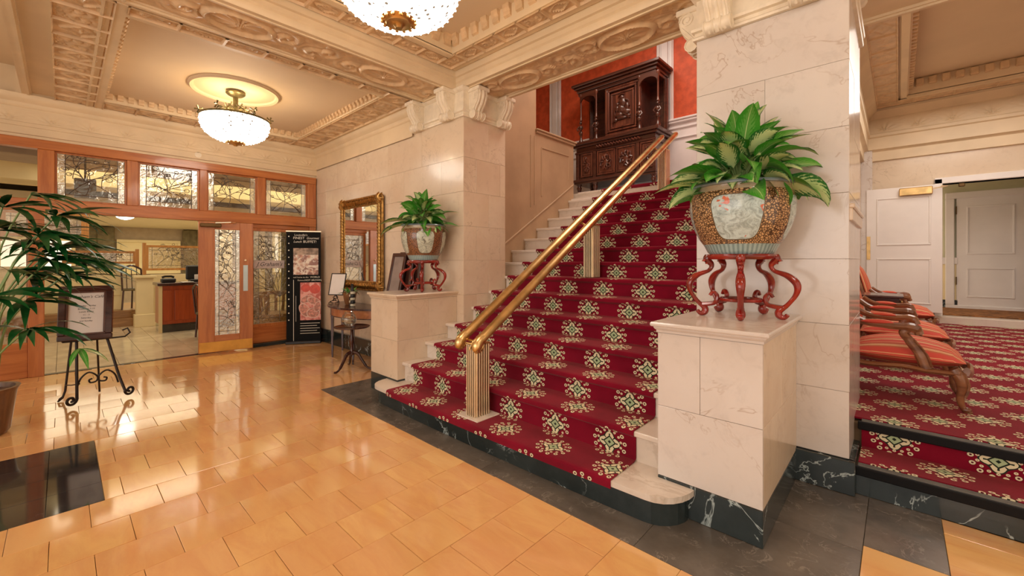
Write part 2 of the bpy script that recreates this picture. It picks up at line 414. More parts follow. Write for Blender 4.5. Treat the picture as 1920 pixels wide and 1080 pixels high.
# head mouldings under the corbels
CAPP = [(0, 3.24), (.022, 3.245), (.026, 3.262), (.012, 3.275), (.012, 3.30), (.03, 3.31), (.034, 3.33), (.005, 3.345), (.0, 3.56), (.03, 3.57), (.05, 3.60)]
m = MB(); m.sweep(CAPP, [(-4.90, 3.30), (-3.86, 3.30), (-3.86, 4.03)]); struct('trim_1', m, SCROLLM, None, True)
m = MB(); m.sweep(CAPP, [(-1.18, 4.45), (-1.18, 3.44), (-.232, 3.44), (-.232, 4.45)]); struct('trim_2', m, SCROLLM, None, True)
# left wall upper cornice and the storefront header wall
CORN = [(.0, 3.10), (.02, 3.11), (.02, 3.20), (.03, 3.205), (.03, 3.25), (.004, 3.26), (.004, 3.44), (.02, 3.45), (.03, 3.48), (.03, 3.50), (.07, 3.53), (.09, 3.56), (.09, 3.60)]
m = MB(); m.sweep([(a, b) for a, b in CORN if b > 3.2], [(-8.16, 3.30), (-4.90, 3.30)]); struct('trim_3', m, PLASTER, None, True)
wf = struct('wall_far', MB().box(-8.34, -8.16, -4.6, 3.3, 3.06, 4.0), PLASTER)
m = MB(); m.sweep(CORN, [(-8.16, -4.5), (-8.16, 3.30)]); struct('trim_4', m, PLASTER, None, True)
def leafrow(per, amp, W):
    def h(a, b):
        s = (a % per) / per - .5; t = b / W - .5; e = max(0, 1 - (2 * t) ** 8)
        r = sqrt((s * 2.4) ** 2 + ((t + .3) * 1.5) ** 2); an = atan2(t + .42, s * 1.3)
        v = (.5 + .5 * cos(an * 11)) * max(0, 1 - r) + .5 * exp(-((r - .2) / .08) ** 2)
        v += .35 * max(0, sin(s * 19 + 4 * sin(t * 9))) * max(0, abs(s) - .28) * 3
        return amp * v * e
    return h
m = MB().relief((-8.155, -1.0, 3.265), (0, 1, 0), (0, 0, 1), (1, 0, 0), 4.2, .165, leafrow(.36, .016, .165), 420, 20)
struct('palmette_frieze', m, PLASTER, wf, True)
# ------------------------------------------------------------------ coffered ceiling
ce = sempty('ceiling')
def cpart(name, mb, mt=PLASTER, smooth=False): return mb.build(name, mt, ce, smooth)
def spiral(x, y, cx, cy, sg, R):
    dx, dy = x - cx, (y - cy); r = sqrt(dx * dx + dy * dy) / R
    if r > 1.15: return 0
    an = atan2(dy * sg, dx); return (.5 + .5 * cos(an - 9.0 * r)) * max(0, 1 - (r / 1.15) ** 3)
def scroll(per, amp, W):
    def h(a, b):
        s = a % per; t = b - W / 2; hw = W / 2
        e = 1.0 if abs(t) < hw * .86 else max(0, (hw - abs(t)) / (hw * .14))
        v = 0
        dx = s - per / 2; rr = sqrt((dx / (hw * 1.15)) ** 2 + (t / (hw * .72)) ** 2)
        if rr < 1.12:
            v = 1.1 * exp(-((rr - .95) / .09) ** 2)
            if rr < .8: v += (.35 + .35 * cos(10 * atan2(t, dx))) * (1 - rr) + .5 * exp(-(rr / .18) ** 2)
        else:
            for i in range(-2, 4):
                c = per / 2 + (i - .5) * hw * 1.15 + (hw * 1.0 if i > 0 else -hw * 1.0)
                sg = 1 if i % 2 else -1
                v = max(v, .75 * spiral(s, t, c, sg * hw * .22, sg, hw * .62))
            v += .18 * (.5 + .5 * sin(38 * s + 14 * sin(20 * t))) * e
        return -amp * v * e
    return h
def boxes(per, amp, W):
    def h(a, b):
        s = (a % per) / per; t = b / W; ms, mt_ = min(s, 1 - s) * per, min(t, 1 - t) * W
        if min(ms, mt_) < .012: return -amp * .9
        if min(ms, mt_) < .024: return 0
        x, y = (s - .5) * per, (t - .5) * W; idx = int(a / per)
        if idx % 2: 
            d = abs(x) / (per * .34) + abs(y) / (W * .34); v = exp(-((d - 1) / .15) ** 2) + (.6 + .4 * cos(6 * atan2(y, x))) * max(0, 1 - d * 1.2)
        else:
            v = max(spiral(x, y, -per * .2, 0, 1, W * .32), spiral(x, y, per * .2, 0, -1, W * .32), .5 * (.5 + .5 * sin(70 * x + 5 * sin(60 * y))))
        return -amp * .7 * v
    return h
Z0 = 3.60
# beam soffits (boxed beams with a carved recessed field)
def beam(x0, x1, y0, y1, top, nm='ceiling_beam', carve=True, along='x', z=Z0):
    m = MB().box(x0, x1, y0, y1, z + .03, top); 
    for k, (i0, i1, zz) in enumerate(((0, .045, z), (.045, .065, z - .012), (.065, .085, z + .006))):
        for (a, b, c, d) in ((x0 + i0, x1 - i0, y0 + i0, y0 + i1), (x0 + i0, x1 - i0, y1 - i1, y1 - i0), (x0 + i0, x0 + i1, y0 + i1, y1 - i1), (x1 - i1, x1 - i0, y0 + i1, y1 - i1)):
            m.box(a, b, c, d, zz, z + .031)
    o = cpart(nm, m)
    if carve:
        e = .085; L = (x1 - x0 if along == 'x' else y1 - y0) - 2 * e; W = (y1 - y0 if along == 'x' else x1 - x0) - 2 * e
        per = L / max(1, round(L / 1.35)); n = int(L / .009); k = int(W / .011)
        r = MB()
        if along == 'x': r.relief((x0 + e, y0 + e, z + .022), (1, 0, 0), (0, 1, 0), (0, 0, 1), L, W, scroll(per, .034, W), n, k)
        else: r.relief((x0 + e, y0 + e, z + .022), (0, 1, 0), (1, 0, 0), (0, 0, 1), L, W, scroll(per, .034, W), n, k)
        q = r.build('carved_scroll_panel', GILT, o, True)
    return o
beam(-4.0, -1.13, 3.30, 3.95, 4.6)                 # over the stair opening
beam(-4.65, -4.0, .28, 3.30, 4.3, along='y')       # between the two bays
beam(-8.16, 3.2, -.35, .28, 4.3, carve=False)
beam(-1.13, -.35, .28, 3.30, 4.3, carve=False)
beam(-1.10, 3.2, 3.42, 4.90, 4.9, carve=False)
cpart('ceiling_beam', MB().box(-4.65, -3.8, 3.3, 4.03, 3.6, 4.3))
# bay B and its right hand neighbour
def bay(x0, x1, y0, y1, zb, zc, band, dn, fasc=True, bandp=.34, dz=.11, near=None):
    P = [(x0, y0), (x0, y1), (x1, y1), (x1, y0)]
    m = MB()
    if fasc:
        prof = [(0, Z0), (.012, Z0 + .02), (.012, Z0 + .06), (.03, Z0 + .075), (.03, Z0 + .12), (.05, Z0 + .13), (.055, zb - .01), (.055, zb), (.075, zb)]
        m.sweep([(-a, b) for a, b in prof], [P[0], P[3], P[2], P[1]], True); cpart('fascia_moulding', m, PLASTER, True)
    i0 = .07 if fasc else 0; i1 = band; ne = near or band
    for (a, b, c, d) in ((x0 + i0, x1 - i0, y0 + i0, y0 + i1), (x0 + i0, x1 - i0, y1 - i1, y1 - i0), (x0 + i0, x0 + i1, y0 + i1, y1 - i1), (x1 - ne, x1 - i0, y0 + i1, y1 - i1)):
        cpart('band_backing', MB().box(a, b, c, d, zb + .012, zc + .12))
        if b - a > d - c: L, W, U, V = b - a, d - c, (1, 0, 0), (0, 1, 0)
        else: L, W, U, V = d - c, b - a, (0, 1, 0), (1, 0, 0)
        W2 = W - .07
        per = L / round(L / bandp)
        e = .0 if (c == y0 + i0 or a == x0 + i0) else .07
        O = Vector((a, c, zb + .010)) + Vector(V) * e
        cpart('carved_band', MB().relief(O, U, V, (0, 0, 1), L, W2, boxes(per, .03, W2), int(L / .010), int(W2 / .012)), GILT, True)
        fo = 0 if e else W2
        q = Vector((a, c, 0)) + Vector(V) * fo; s2 = Vector(U) * L + Vector(V) * (W - W2)
        cpart('inner_fillet', MB().box(q.x, q.x + s2.x, q.y, q.y + s2.y, zb - .008, zb + .02))
    j0, j1 = x0 + i1, x1 - ne; k0, k1 = y0 + i1, y1 - i1
    cpart('ceiling_panel', MB().box(j0 - .02, j1 + .02, k0 - .02, k1 + .02, zc, zc + .05), FLATCEIL)
    # leafy bracket blocks round the coffer edge
    dd = .055 if dz > .12 else .045
    def bl(cx, cy, ux, uy, wdt):
        m = MB(); nx, ny = -uy, ux
        prof = [(0, 0), (dd, 0), (dd * .95, -dz * .35), (dd * .6, -dz * .55), (dd * .55, -dz * .9), (0, -dz)]
        vs = []
        for sgn in (-.5, .5):
            for (o, z) in prof: vs.append((cx + ux * wdt * sgn + nx * o, cy + uy * wdt * sgn + ny * o, zc + z))
        n = len(prof); m.add(vs, [tuple(range(n)), tuple(range(2 * n - 1, n - 1, -1))] + [(i, n + i, n + (i + 1) % n, (i + 1) % n) for i in range(n)])
        cpart('coffer_bracket', m, GILT)
    for (ax, ay, bx, by) in ((j0, k0, j1, k0), (j1, k0, j1, k1), (j1, k1, j0, k1), (j0, k1, j0, k0)):
        L = abs(bx - ax) + abs(by - ay); n = int(L / dn); ux, uy = (bx - ax) / L, (by - ay) / L
        for i in range(n): bl(ax + ux * L * (i + .5) / n, ay + uy * L * (i + .5) / n, ux, uy, dn * .55)
bay(-4.0, -1.13, .28, 3.30, 3.80, 4.0, .33, .155, True, .30, .12)
# bay A (over the storefront): band at soffit height
bay(-8.10, -4.65, -.07, 3.23, 3.60, 3.70, .44, .105, False, .36, .07, .22)
cpart('ceiling_border', MB().box(-8.16, -4.6, 3.22, 3.32, 3.6, 3.9).box(-8.2, -8.08, -.4, 3.3, 3.6, 3.9))
# ceiling panels beyond the frame, so that the lobby is closed overhead
cpart('ceiling_panel', MB().box(-8.3, 3.4, -4.6, -.35, 3.95, 4.0), FLATCEIL)
cpart('ceiling_panel', MB().box(-.35, 3.4, .28, 3.44, 3.95, 4.0), FLATCEIL)
m = MB(); R = .50
m.lathe([(.0001, .0), (R - .06, .0), (R - .05, -.02), (R - .02, -.03), (R, -.012), (R, .02)], 64, (-6.30, 1.53, 3.697)); cpart('ceiling_medallion', m, FLATCEIL, True)
m = MB(); m.lathe([(.0001, .0), (.44, .0), (.45, -.02), (.48, -.03), (.50, -.012), (.50, .02)], 48, (-2.285, 1.426, 3.997)); cpart('ceiling_medallion', m, FLATCEIL, True)
# scroll corbels
def corbel(cx, cy, rz, par, w=.16, h=.33):
    n = 26; prof = []
    side = curve([(.17, .33), (.175, .25), (.15, .17), (.10, .10), (.085, .05), (.10, .01), (.07, -.02), (.03, -.01)], 5)
    poly = [(p.x, p.y) for p in [Vector((a[0], a[1])) for a in side]] + [(0, 0), (0, .33)]
    M = Matrix.Translation((cx, cy, 3.25)) @ Matrix.Rotation(rz, 4, 'Z') @ Matrix.Rotation(pi / 2, 4, 'X')
    m = MB(); m.prism(poly, -w / 2, w / 2, M)
    o = m.build('corbel', SCROLLM, par, True, recalc=True)
    m = MB(); T = Matrix.Translation((cx, cy, 3.25)) @ Matrix.Rotation(rz, 4, 'Z')
    for y in (-w * .34, 0, w * .34): m.tube([T @ Vector((p.x + .002, y, p.y)) for p in side[:-6]], .012 if y else .020, 8)
    m.build('reeding', SCROLLM, o, True)
    m = MB().tube([T @ Vector((.075, -w / 2 - .012, .028)), T @ Vector((.075, w / 2 + .012, .028))], .048, 16)
    for y in (-w / 2 - .010, -w * .17, w * .17, w / 2 + .010): m.tube([T @ Vector((.075 + .05 * cos(q * .5236), y, .028 + .05 * sin(q * .5236))) for q in range(12)], .008, 5, True)
    m.build('lower_volute', SCROLLM, o, True)
    for sy, sgn in ((-w / 2, -1), (w / 2, 1)):
        m = MB().tube([T @ Vector((.115 + .062 * (1 - i / 34) * cos(i * .42), sy + sgn * .003, .25 + .062 * (1 - i / 34) * sin(i * .42))) for i in range(28)], .006, 5)
        m.tube(curve([T @ Vector(p) for p in ((.155, sy + sgn * .002, .20), (.10, sy + sgn * .002, .13), (.06, sy + sgn * .002, .08))], 4), .006, 5)
        m.build('side_volute', SCROLLM, o, True)
    m = MB().bbox(-.0, .20, -w / 2 - .02, w / 2 + .02, .30, .35, .008, T); m.build('abacus', SCROLLM, o)
for x in (-4.74, -4.10): corbel(x, 3.30, -pi / 2, wl, .15)
for y in (3.46, 3.93): corbel(-3.86, y, 0, wl, .15)
corbel(-1.0, 3.44, -pi / 2, wr); corbel(-.45, 3.44, -pi / 2, wr)
for y in (3.62, 4.2): corbel(-1.18, y, pi, wr)
# ------------------------------------------------------------------ stair hall walls
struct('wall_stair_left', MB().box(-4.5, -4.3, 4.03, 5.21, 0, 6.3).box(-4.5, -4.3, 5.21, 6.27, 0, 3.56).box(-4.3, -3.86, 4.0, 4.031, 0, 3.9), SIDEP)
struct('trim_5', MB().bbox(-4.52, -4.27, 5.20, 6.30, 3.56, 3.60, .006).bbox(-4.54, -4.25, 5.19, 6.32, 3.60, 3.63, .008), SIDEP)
m = MB()                                                         # panel mouldings on the stair wall
for (pts) in ([(5.35, 3.35), (6.12, 3.35), (6.12, 2.92)], [(5.35, 3.35), (5.35, 2.55)], [(5.17, 3.5), (5.17, 2.4)], [(5.08, 3.5), (5.08, 2.35)], [(4.04, 1.47), (6.27, 2.86)]):
    m.tube([(-4.3, y, z) for y, z in pts], .014, 6)
struct('trim_6', m, SIDEP, None, True)
ws = struct('wall_back', MB().box(-8.5, -.56, 7.6, 7.8, 2.5, 6.4), REDW)
struct('wall_stair_right', MB().box(-.76, -.56, 4.44, 7.6, 0, 6.4), REDW)
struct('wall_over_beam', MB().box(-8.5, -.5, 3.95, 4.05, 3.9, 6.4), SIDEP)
struct('ceiling_stair_hall', MB().box(-8.5, -.56, 4.0, 7.8, 6.3, 6.4), FLATCEIL)
struct('wall_hall_end', MB().box(-8.6, -8.5, 4.0, 7.8, 2.5, 6.4), REDW)
for x0 in (-5.86, -3.33, -.80):
    m = MB()
    for (a, b, d) in ((0, .32, .02), (.02, .06, .045), (.10, .22, .05), (.26, .30, .045)): m.bbox(x0 + a, x0 + b, 7.6 - d, 7.6, 4.06, 6.3, .004)
    struct('pilaster', m, DADO, ws)
m = MB().box(-8.5, -.76, 7.57, 7.6, 2.74, 3.98); struct('dado_panel', m, DADO, ws)
m = MB().bbox(-8.5, -.76, 7.52, 7.6, 3.98, 4.02, .008).bbox(-8.5, -.76, 7.50, 7.6, 4.02, 4.06, .01).bbox(-8.5, -.76, 7.54, 7.6, 3.88, 3.91, .006).bbox(-8.5, -.76, 7.54, 7.6, 3.70, 3.72, .006); struct('chair_rail', m, DADO, ws)
struct('floor_upper_landing', MB().box(-8.5, -.76, 6.42, 7.6, 2.6, 2.725), STEPM)
# ------------------------------------------------------------------ staircase
ST = [(2.22, .18)] + [(2.53 + .2975 * (k - 1), .385 + .181 * (k - 1)) for k in range(1, 14)] + [(6.40, 2.738)]
st = sempty('staircase')
def outline(ins, x0, x1):
    """plan of the first step: gently bowed front, rounded ends against the pedestals"""
    P = []; n = 24
    yf = lambda x: 2.215 + ins + .02 * ((x + 2.53) / 1.4) ** 2
    re = .19
    for i in range(7):
        a = pi * i / 12; P.append((x0 + ins + re - re * cos(a), 2.475 - (2.475 - yf(x0 + re)) * sin(a)))
    for i in range(1, n): x = x0 + re + (x1 - x0 - 2 * re) * i / n; P.append((x, yf(x)))
    for i in range(6, -1, -1):
        a = pi * i / 12; P.append((x1 - ins - re + re * cos(a), 2.475 - (2.475 - yf(x1 - re)) * sin(a)))
    P.append((x1 - ins, 2.60)); P.append((x0 + ins, 2.60)); return P
MB().prism(outline(.03, -4.2, -.86), 0, .145).build('marble_plinth', DARKM, st)
MB().prism(outline(0, -4.2, -.86), .145, .18).build('marble_tread', STEPM, st, recalc=True)
for k in range(1, 15):
    y, z = ST[k]; y2 = ST[k + 1][0] if k < 14 else 6.5; zp = ST[k - 1][1]
    xl, xr = (-3.99, -1.07) if k < 4 else ((-3.86, -1.18) if y < 4.03 else (-4.3, -1.18 if y < 4.45 else -.76))
    if y > 4.45: xr = -.76
    m = MB().bbox(xl, xr, y, y2 + .06, z - .035, z, .006); m.build('marble_tread', STEPM, st)
    MB().box(xl, xr, y + .035, y + .075, zp - .001, z - .034).build('marble_riser', STEPM, st)
MB().box(-4.3, -.76, 6.2, 6.45, 0, 2.6).box(-4.3, -1.2, 4.95, 6.2, 0, 1.6).build('stair_core', STEPM, st)
# fitted carpet running down the flight, with the medallion rows laid out per step
def stair_carpet():
    N = 20; mb = MB(); uv = []; prof = []  # (y,z,v)
    rp = .24
    for k in range(14, -1, -1):
        y, z = ST[k]; t = .011; zp = ST[k - 1][1] if k else .135
        vc = (2 * k) * rp                                     # tread centre row even, riser odd
        yb = ST[k + 1][0] + .035 if k < 14 else y + .35
        cen = (y + yb) / 2 - .05
        # down the tread to the nosing
        ys = [yb - t - .001, yb - t - .02, (yb + cen) / 2, cen, (cen + y) / 2, y + .02, y + .004, y - t * .6, y - t]
        for q in ys:
            zz = z + t if q > y + .01 else (z + t - .002 if q > y else (z + .004 if q > y - t * .9 else z - .008))
            prof.append((q, zz, vc + (q - cen) * .92))
        prof.append((y - t, z - (.026 if k else .046), vc + (y - cen) * .92 - (.028 if k else .048)))
        if k:
            rh = z - zp; zc = zp + rh * .36; vr = vc - rp
            prof.append((y + .012, z - .040, None, zc, vr)); 
            for q in (.036 - t, .035 - t): pass
            prof.append((y + .035 - t, z - .048, vr + (z - .048 - zc) * 1.0))
            prof[-2] = (y + .012, z - .040, vr + (z - .040 - zc) * 1.0)
            prof.append((y + .035 - t, zp + rh * .4, vr + (rh * .4 + zp - zc)))
            prof.append((y + .035 - t, zp + .02, vr + (zp + .02 - zc)))
            prof.append((y + .033 - t, zp + .011, vr + (zp + .011 - zc)))
    for (y, z, v) in prof:
        for i in range(N + 1):
            x0 = -3.80 + 0 * y; x1 = -1.262
            x = x0 + (x1 - x0) * i / N; yy = y
            if z < .20 and y < 2.45: yy = y + .02 * ((x + 2.53) / 1.4) ** 2 * max(0, (2.45 - y) / .25)
            mb.v.append((x, yy, z)); uv.append((x + 1.315 + 40 * .463, v))
    M_ = len(prof)
    for j in range(M_ - 1):
        for i in range(N): mb.f.append((j * (N + 1) + i, j * (N + 1) + i + 1, (j + 1) * (N + 1) + i + 1, (j + 1) * (N + 1) + i))
    # rolled side edges
    o = mb.build('stair_carpet', CARPET, None, False, uv=uv)
    md = o.modifiers.new('thick', 'SOLIDIFY'); md.thickness = .009; md.offset = 1
    return tag(o, 'red stair carpet with cream medallions fitted down the marble staircase', 'carpet')
stair_carpet()
# ------------------------------------------------------------------ pedestals
def pedestal(x0, x1, yb, lab, mt, mt2):
    cx, cy = (x0 + x1) / 2, (2.467 + yb) / 2
    t = thing('pedestal', lab, 'pedestal', (cx, cy, 0), 0, 'marble pedestals flanking the stairs'); B = lambda m, n, mm: m.build(n, mm, t, world=True)
    e = .02
    B(MB().bbox(x0 - .0, x1 + .0, 2.467 - .0, yb, 0, .195, .004), 'marble_base', DARKM)
    B(MB().box(x0 + e, x1 - e, 2.467 + e, yb, .195, 1.06), 'core', mt)
    zj = .62; xm = x0 + (x1 - x0) * .44
    for (a, b, c, d) in ((x0, x1, .197, zj), (x0, xm, zj, 1.062), (xm, x1, zj, 1.062)):
        B(MB().bbox(a + .001, b - .001, 2.468, 2.468 + e, c + .001, d - .001, .0015), 'marble_slab', mt)
    ym = 2.467 + (yb - 2.467) * .5
    for sx, q in ((x0 + .001, x0 + e), (x1 - e, x1 - .001)):
        for (a, b, c, d) in ((2.468 + e, yb, .197, zj), (2.468 + e, ym, zj, 1.062), (ym, yb, zj, 1.062)):
            B(MB().bbox(sx, q, a + .001, b - .001, c + .001, d - .001, .0015), 'marble_slab', mt2)
    prof = [(0, 1.062), (.006, 1.064), (.006, 1.078), (.012, 1.082), (.018, 1.092), (.018, 1.098), (.030, 1.101), (.034, 1.108), (.034, 1.118), (.028, 1.126)]
    m = MB().sweep(prof, [(x0, yb), (x0, 2.467), (x1, 2.467), (x1, yb)])
    B(m, 'cap_moulding', mt); B(MB().box(x0 - .028, x1 + .028, 2.467 - .028, yb, 1.10, 1.126), 'cap_slab', STEPM)
    return t
pedestal(-1.076, -.514, 3.438, 'pale marble pedestal in front carrying the larger potted plant', PALE, CREAM)  # tan sides against a pale front: warm side light put into the colour
pedestal(-4.55, -3.985, 3.298, 'cream marble pedestal left of the stairs beside the small tables', CREAM, CREAM)
# ------------------------------------------------------------------ handrail
hr = thing('handrail', 'double brass stair handrail on three fluted posts', 'handrail', (-2.64, 2.45, .18))
def rail(x, nm):
    a = Vector((x, 2.37, .835)); b = Vector((x, 6.50, 3.46)); d = (b - a).normalized()
    n = Vector((0, -d.z, d.y)); vs = MB()
    # moulded handrail section (side, up)
    sec = [(a_ * 1.3, b_ * 1.15) for a_, b_ in [(-.026, -.022), (.026, -.022), (.034, -.010), (.036, .004), (.030, .018), (.016, .028), (0, .031), (-.016, .028), (-.030, .018), (-.036, .004), (-.034, -.010)]]
    P = [a, b]; V = []
    pts = [a - d * .02 + n * 0, a, b]
    for p in (a, b):
        for (s, u) in sec: V.append(p + Vector((s, 0, 0)) + n * u)
    k = len(sec); vs.add(V, [tuple(range(k)), tuple(range(2 * k - 1, k - 1, -1))] + [(i, k + i, k + (i + 1) % k, (i + 1) % k) for i in range(k)])
    r = vs.build(nm, BRASS, hr, True, world=True, recalc=True)
    m = MB().box(x - .020, x + .020, 0, 1, 0, .012)
    q = MB(); V = []
    for p in (a, b):
        for (s, u) in ((-.022, -.034), (.022, -.034), (.022, -.020), (-.022, -.020)): V.append(p + Vector((s, 0, 0)) + n * u)
    q.add(V, [(0, 1, 2, 3), (7, 6, 5, 4), (0, 4, 5, 1), (1, 5, 6, 2), (2, 6, 7, 3), (3, 7, 4, 0)]); q.build('under_channel', BRASSD, r, world=False).location = -hr.location
    # curled lower end
    c = MB(); pts = [a + d * .03, a - d * .03 + n * -.001, a - d * .062 + n * -.018, a - d * .075 + n * -.045, a - d * .055 + n * -.068, a - d * .02 + n * -.070, a + d * .0 + n * -.055]
    c.tube(curve(pts, 4), [.044] * 9 + [.042, .040, .036, .032, .028, .024, .020, .018, .016, .015, .014, .013, .012, .011, .010, .009, .008], 12, False, 1.0, (1, 0, 0))
    o = c.build('curled_end', BRASS, r, True); o.location = -hr.location
    e = MB(); e.tube([b, b + d * .03 + Vector((0, 0, -.005)), b + d * .05 + Vector((0, 0, -.03))], [.042, .040, .024], 12); o = e.build('curled_end', BRASS, r, True); o.location = -hr.location
rail(-2.555, 'rail'); rail(-2.775, 'rail')
def post(y, zb, plate):
    x = -2.615; h = .60; p0 = MB()
    w, d = .058, .078
    p0.box(x - w + .008, x + w - .008, y - d + .008, y + d - .008, zb, zb + h)
    p = p0.build('post', BRASSD, hr, world=True)
    f = MB()
    for i in range(6):
        yy = y - d + (i + .5) * 2 * d / 6
        for sx in (-1, 1): f.bbox(x + sx * w - .012, x + sx * w + .006, yy - .0075, yy + .0075, zb + .004, zb + h, .003)
    for i in range(5):
        xx = x - w + (i + .5) * 2 * w / 5
        for sy in (-1, 1): f.bbox(xx - .0065, xx + .0065, y + sy * d - .012, y + sy * d + .006, zb + .004, zb + h, .003)
    f.build('flutes', BRASSP, p, world=False).location = -hr.location
    c = MB().bbox(x - w - .006, x + w + .006, y - d - .006, y + d + .006, zb + h, zb + h + .012, .004)
    c.build('post_cap', BRASS, p).location = -hr.location
    zr = .835 + (y - 2.37) * (3.46 - .835) / (6.50 - 2.37)
    b = MB(); b.lathe([(.03, 0), (.02, .02), (.016, .04), (.02, max(.05, zr - zb - h - .04))], 12, (x, y, zb + h + .01))
    for rx in (-2.555, -2.775):
        b.tube(curve([(x, y, zb + h + .02), ((x + rx) / 2, y, zb + h + .012), (rx, y, zr - .035)], 4), .011, 8)
    b.tube(curve([(x, y - .10, zr - .10), (x, y - .05, zb + h + .03), (x, y, zb + h + .02), (x, y + .06, zb + h + .05), (x, y + .10, zr + .01)], 4), .008, 6)
    b.build('bracket', BRASS, p, True).location = -hr.location
    if plate:
        q = MB().bbox(x - .13, x + .13, y - .13, y + .13, zb - .012, zb + .004, .004); q.build('base_plate', STEPM, p).location = -hr.location
post(2.40, .195, True); post(4.19, 1.30, False); post(6.22, 2.57, False)
# ------------------------------------------------------------------ planters
def pot_mat(name, brown, brown2, panel, nP, ph, fish=(.62, .14, .06)):
    """glazed planter: gold-brown honeycomb ground with pale painted cartouches, uv = (angle/2pi, height 0..1)"""
    t = NT(name); tc = t.node('ShaderNodeTexCoord'); sp = t.node('ShaderNodeSeparateXYZ'); t.L(tc.outputs['UV'], sp.inputs[0]); A = t.ma
    U, V = sp.outputs[0], sp.outputs[1]
    vo = t.node('ShaderNodeTexVoronoi', feature='DISTANCE_TO_EDGE'); mp = t.node('ShaderNodeMapping'); mp.inputs['Scale'].default_value = (110, 34, 1)
    t.L(tc.outputs['UV'], mp.inputs[0]); t.L(mp.outputs[0], vo.inputs['Vector']); vo.inputs['Scale'].default_value = 1
    cell = t.step(vo.outputs[0], .06, .2)
    c = t.mix(cell, brown2, brown)
    nz = t.noise(tc.outputs['UV'], 9, 4, .6, 1)
    # cartouche mask
    a = A('SUBTRACT', A('FRACT', A('ADD', A('MULTIPLY', U, nP), ph)), .5)
    mx = A('ABSOLUTE', a); my = A('ABSOLUTE', A('SUBTRACT', V, .50))
    e = A('ADD', A('POWER', A('DIVIDE', mx, A('ADD', .24, A('MULTIPLY', V, .10))), 5.), A('POWER', A('DIVIDE', my, .30), 5.))
    mp2 = t.node('ShaderNodeMapping'); mp2.inputs['Scale'].default_value = (22, 6, 1); t.L(tc.outputs['UV'], mp2.inputs[0])
    n2 = t.noise(mp2.outputs[0], 1.6, 5, .7, 1.2); n3 = t.noise(mp2.outputs[0], .95, 2, .5, .6)
    pc = t.mix(t.step(n2, .40, .62), panel, tuple(x * .55 for x in panel))
    pc = t.mix(t.step(n3, .655, .68), pc, fish)
    c = t.mix(A('LESS_THAN', e, 1.25), c, (.12, .08, .04)); c = t.mix(A('LESS_THAN', e, 1.), c, pc)
    # foot and neck bands
    band = t.mix(t.step(A('SINE', A('MULTIPLY', U, 320.)), -.2, .4), (.34, .47, .47), (.20, .30, .30))
    c = t.mix(A('LESS_THAN', V, .14), c, band)
    c = t.mix(A('GREATER_THAN', V, .88), c, (.45, .36, .24)); c = t.mix(A('GREATER_THAN', V, .955), c, (.10, .14, .17))
    t.bump(cell, .25, .004)
    return t.fin(c, .14, 0, .6)
POTR = pot_mat('brown_cartouche_glaze', (.60, .36, .17), (.07, .035, .018), (.56, .69, .68), 4, .42)
POTL = pot_mat('russet_cartouche_glaze', (.36, .15, .06), (.10, .05, .03), (.60, .64, .52), 5, .2, (.16, .16, .13))
RIMG = plain('blue_grey_rim_glaze', (.22, .30, .34), .15, 0, .2, 8, 0, 40, .5)
SOIL = plain('potting_soil', (.03, .02, .012), .95, 0, .2, 30, .6, 60)
def planter(loc, R, H, mt, lab, rz):
    t = thing('planter', lab, 'planter', loc, rz, 'glazed planters on the two pedestals')
    prof = [(.60, 0), (.64, .03), (.66, .06), (.70, .12), (.80, .22), (.90, .36), (.97, .52), (1.0, .68), (.985, .80), (.94, .88), (.925, .92), (.93, .955), (.955, .965)]
    m = MB(); uv = []; seg = 64; vs = []
    for r, z in prof:
        for i in range(seg + 1):
            a = 2 * pi * i / seg; vs.append((r * R * cos(a), r * R * sin(a), z * H)); uv.append((i / seg, z))
    m.add(vs, [(k * (seg + 1) + i, k * (seg + 1) + i + 1, (k + 1) * (seg + 1) + i + 1, (k + 1) * (seg + 1) + i) for k in range(len(prof) - 1) for i in range(seg)])
    m.build('body', mt, t, True, uv=uv)
    m = MB().lathe([(.93 * R, .955 * H), (.99 * R, .962 * H), (1.0 * R, .98 * H), (.98 * R, H), (.90 * R, H), (.86 * R, .97 * H), (.84 * R, .86 * H)], 64); m.build('rim', RIMG, t, True)
    MB().lathe([(.001, .87 * H), (.85 * R, .87 * H)], 32).build('soil', SOIL, t)
    MB().lathe([(.001, .0), (.6 * R, .0), (.6 * R, .02)], 32).build('foot', RIMG, t)
    return t
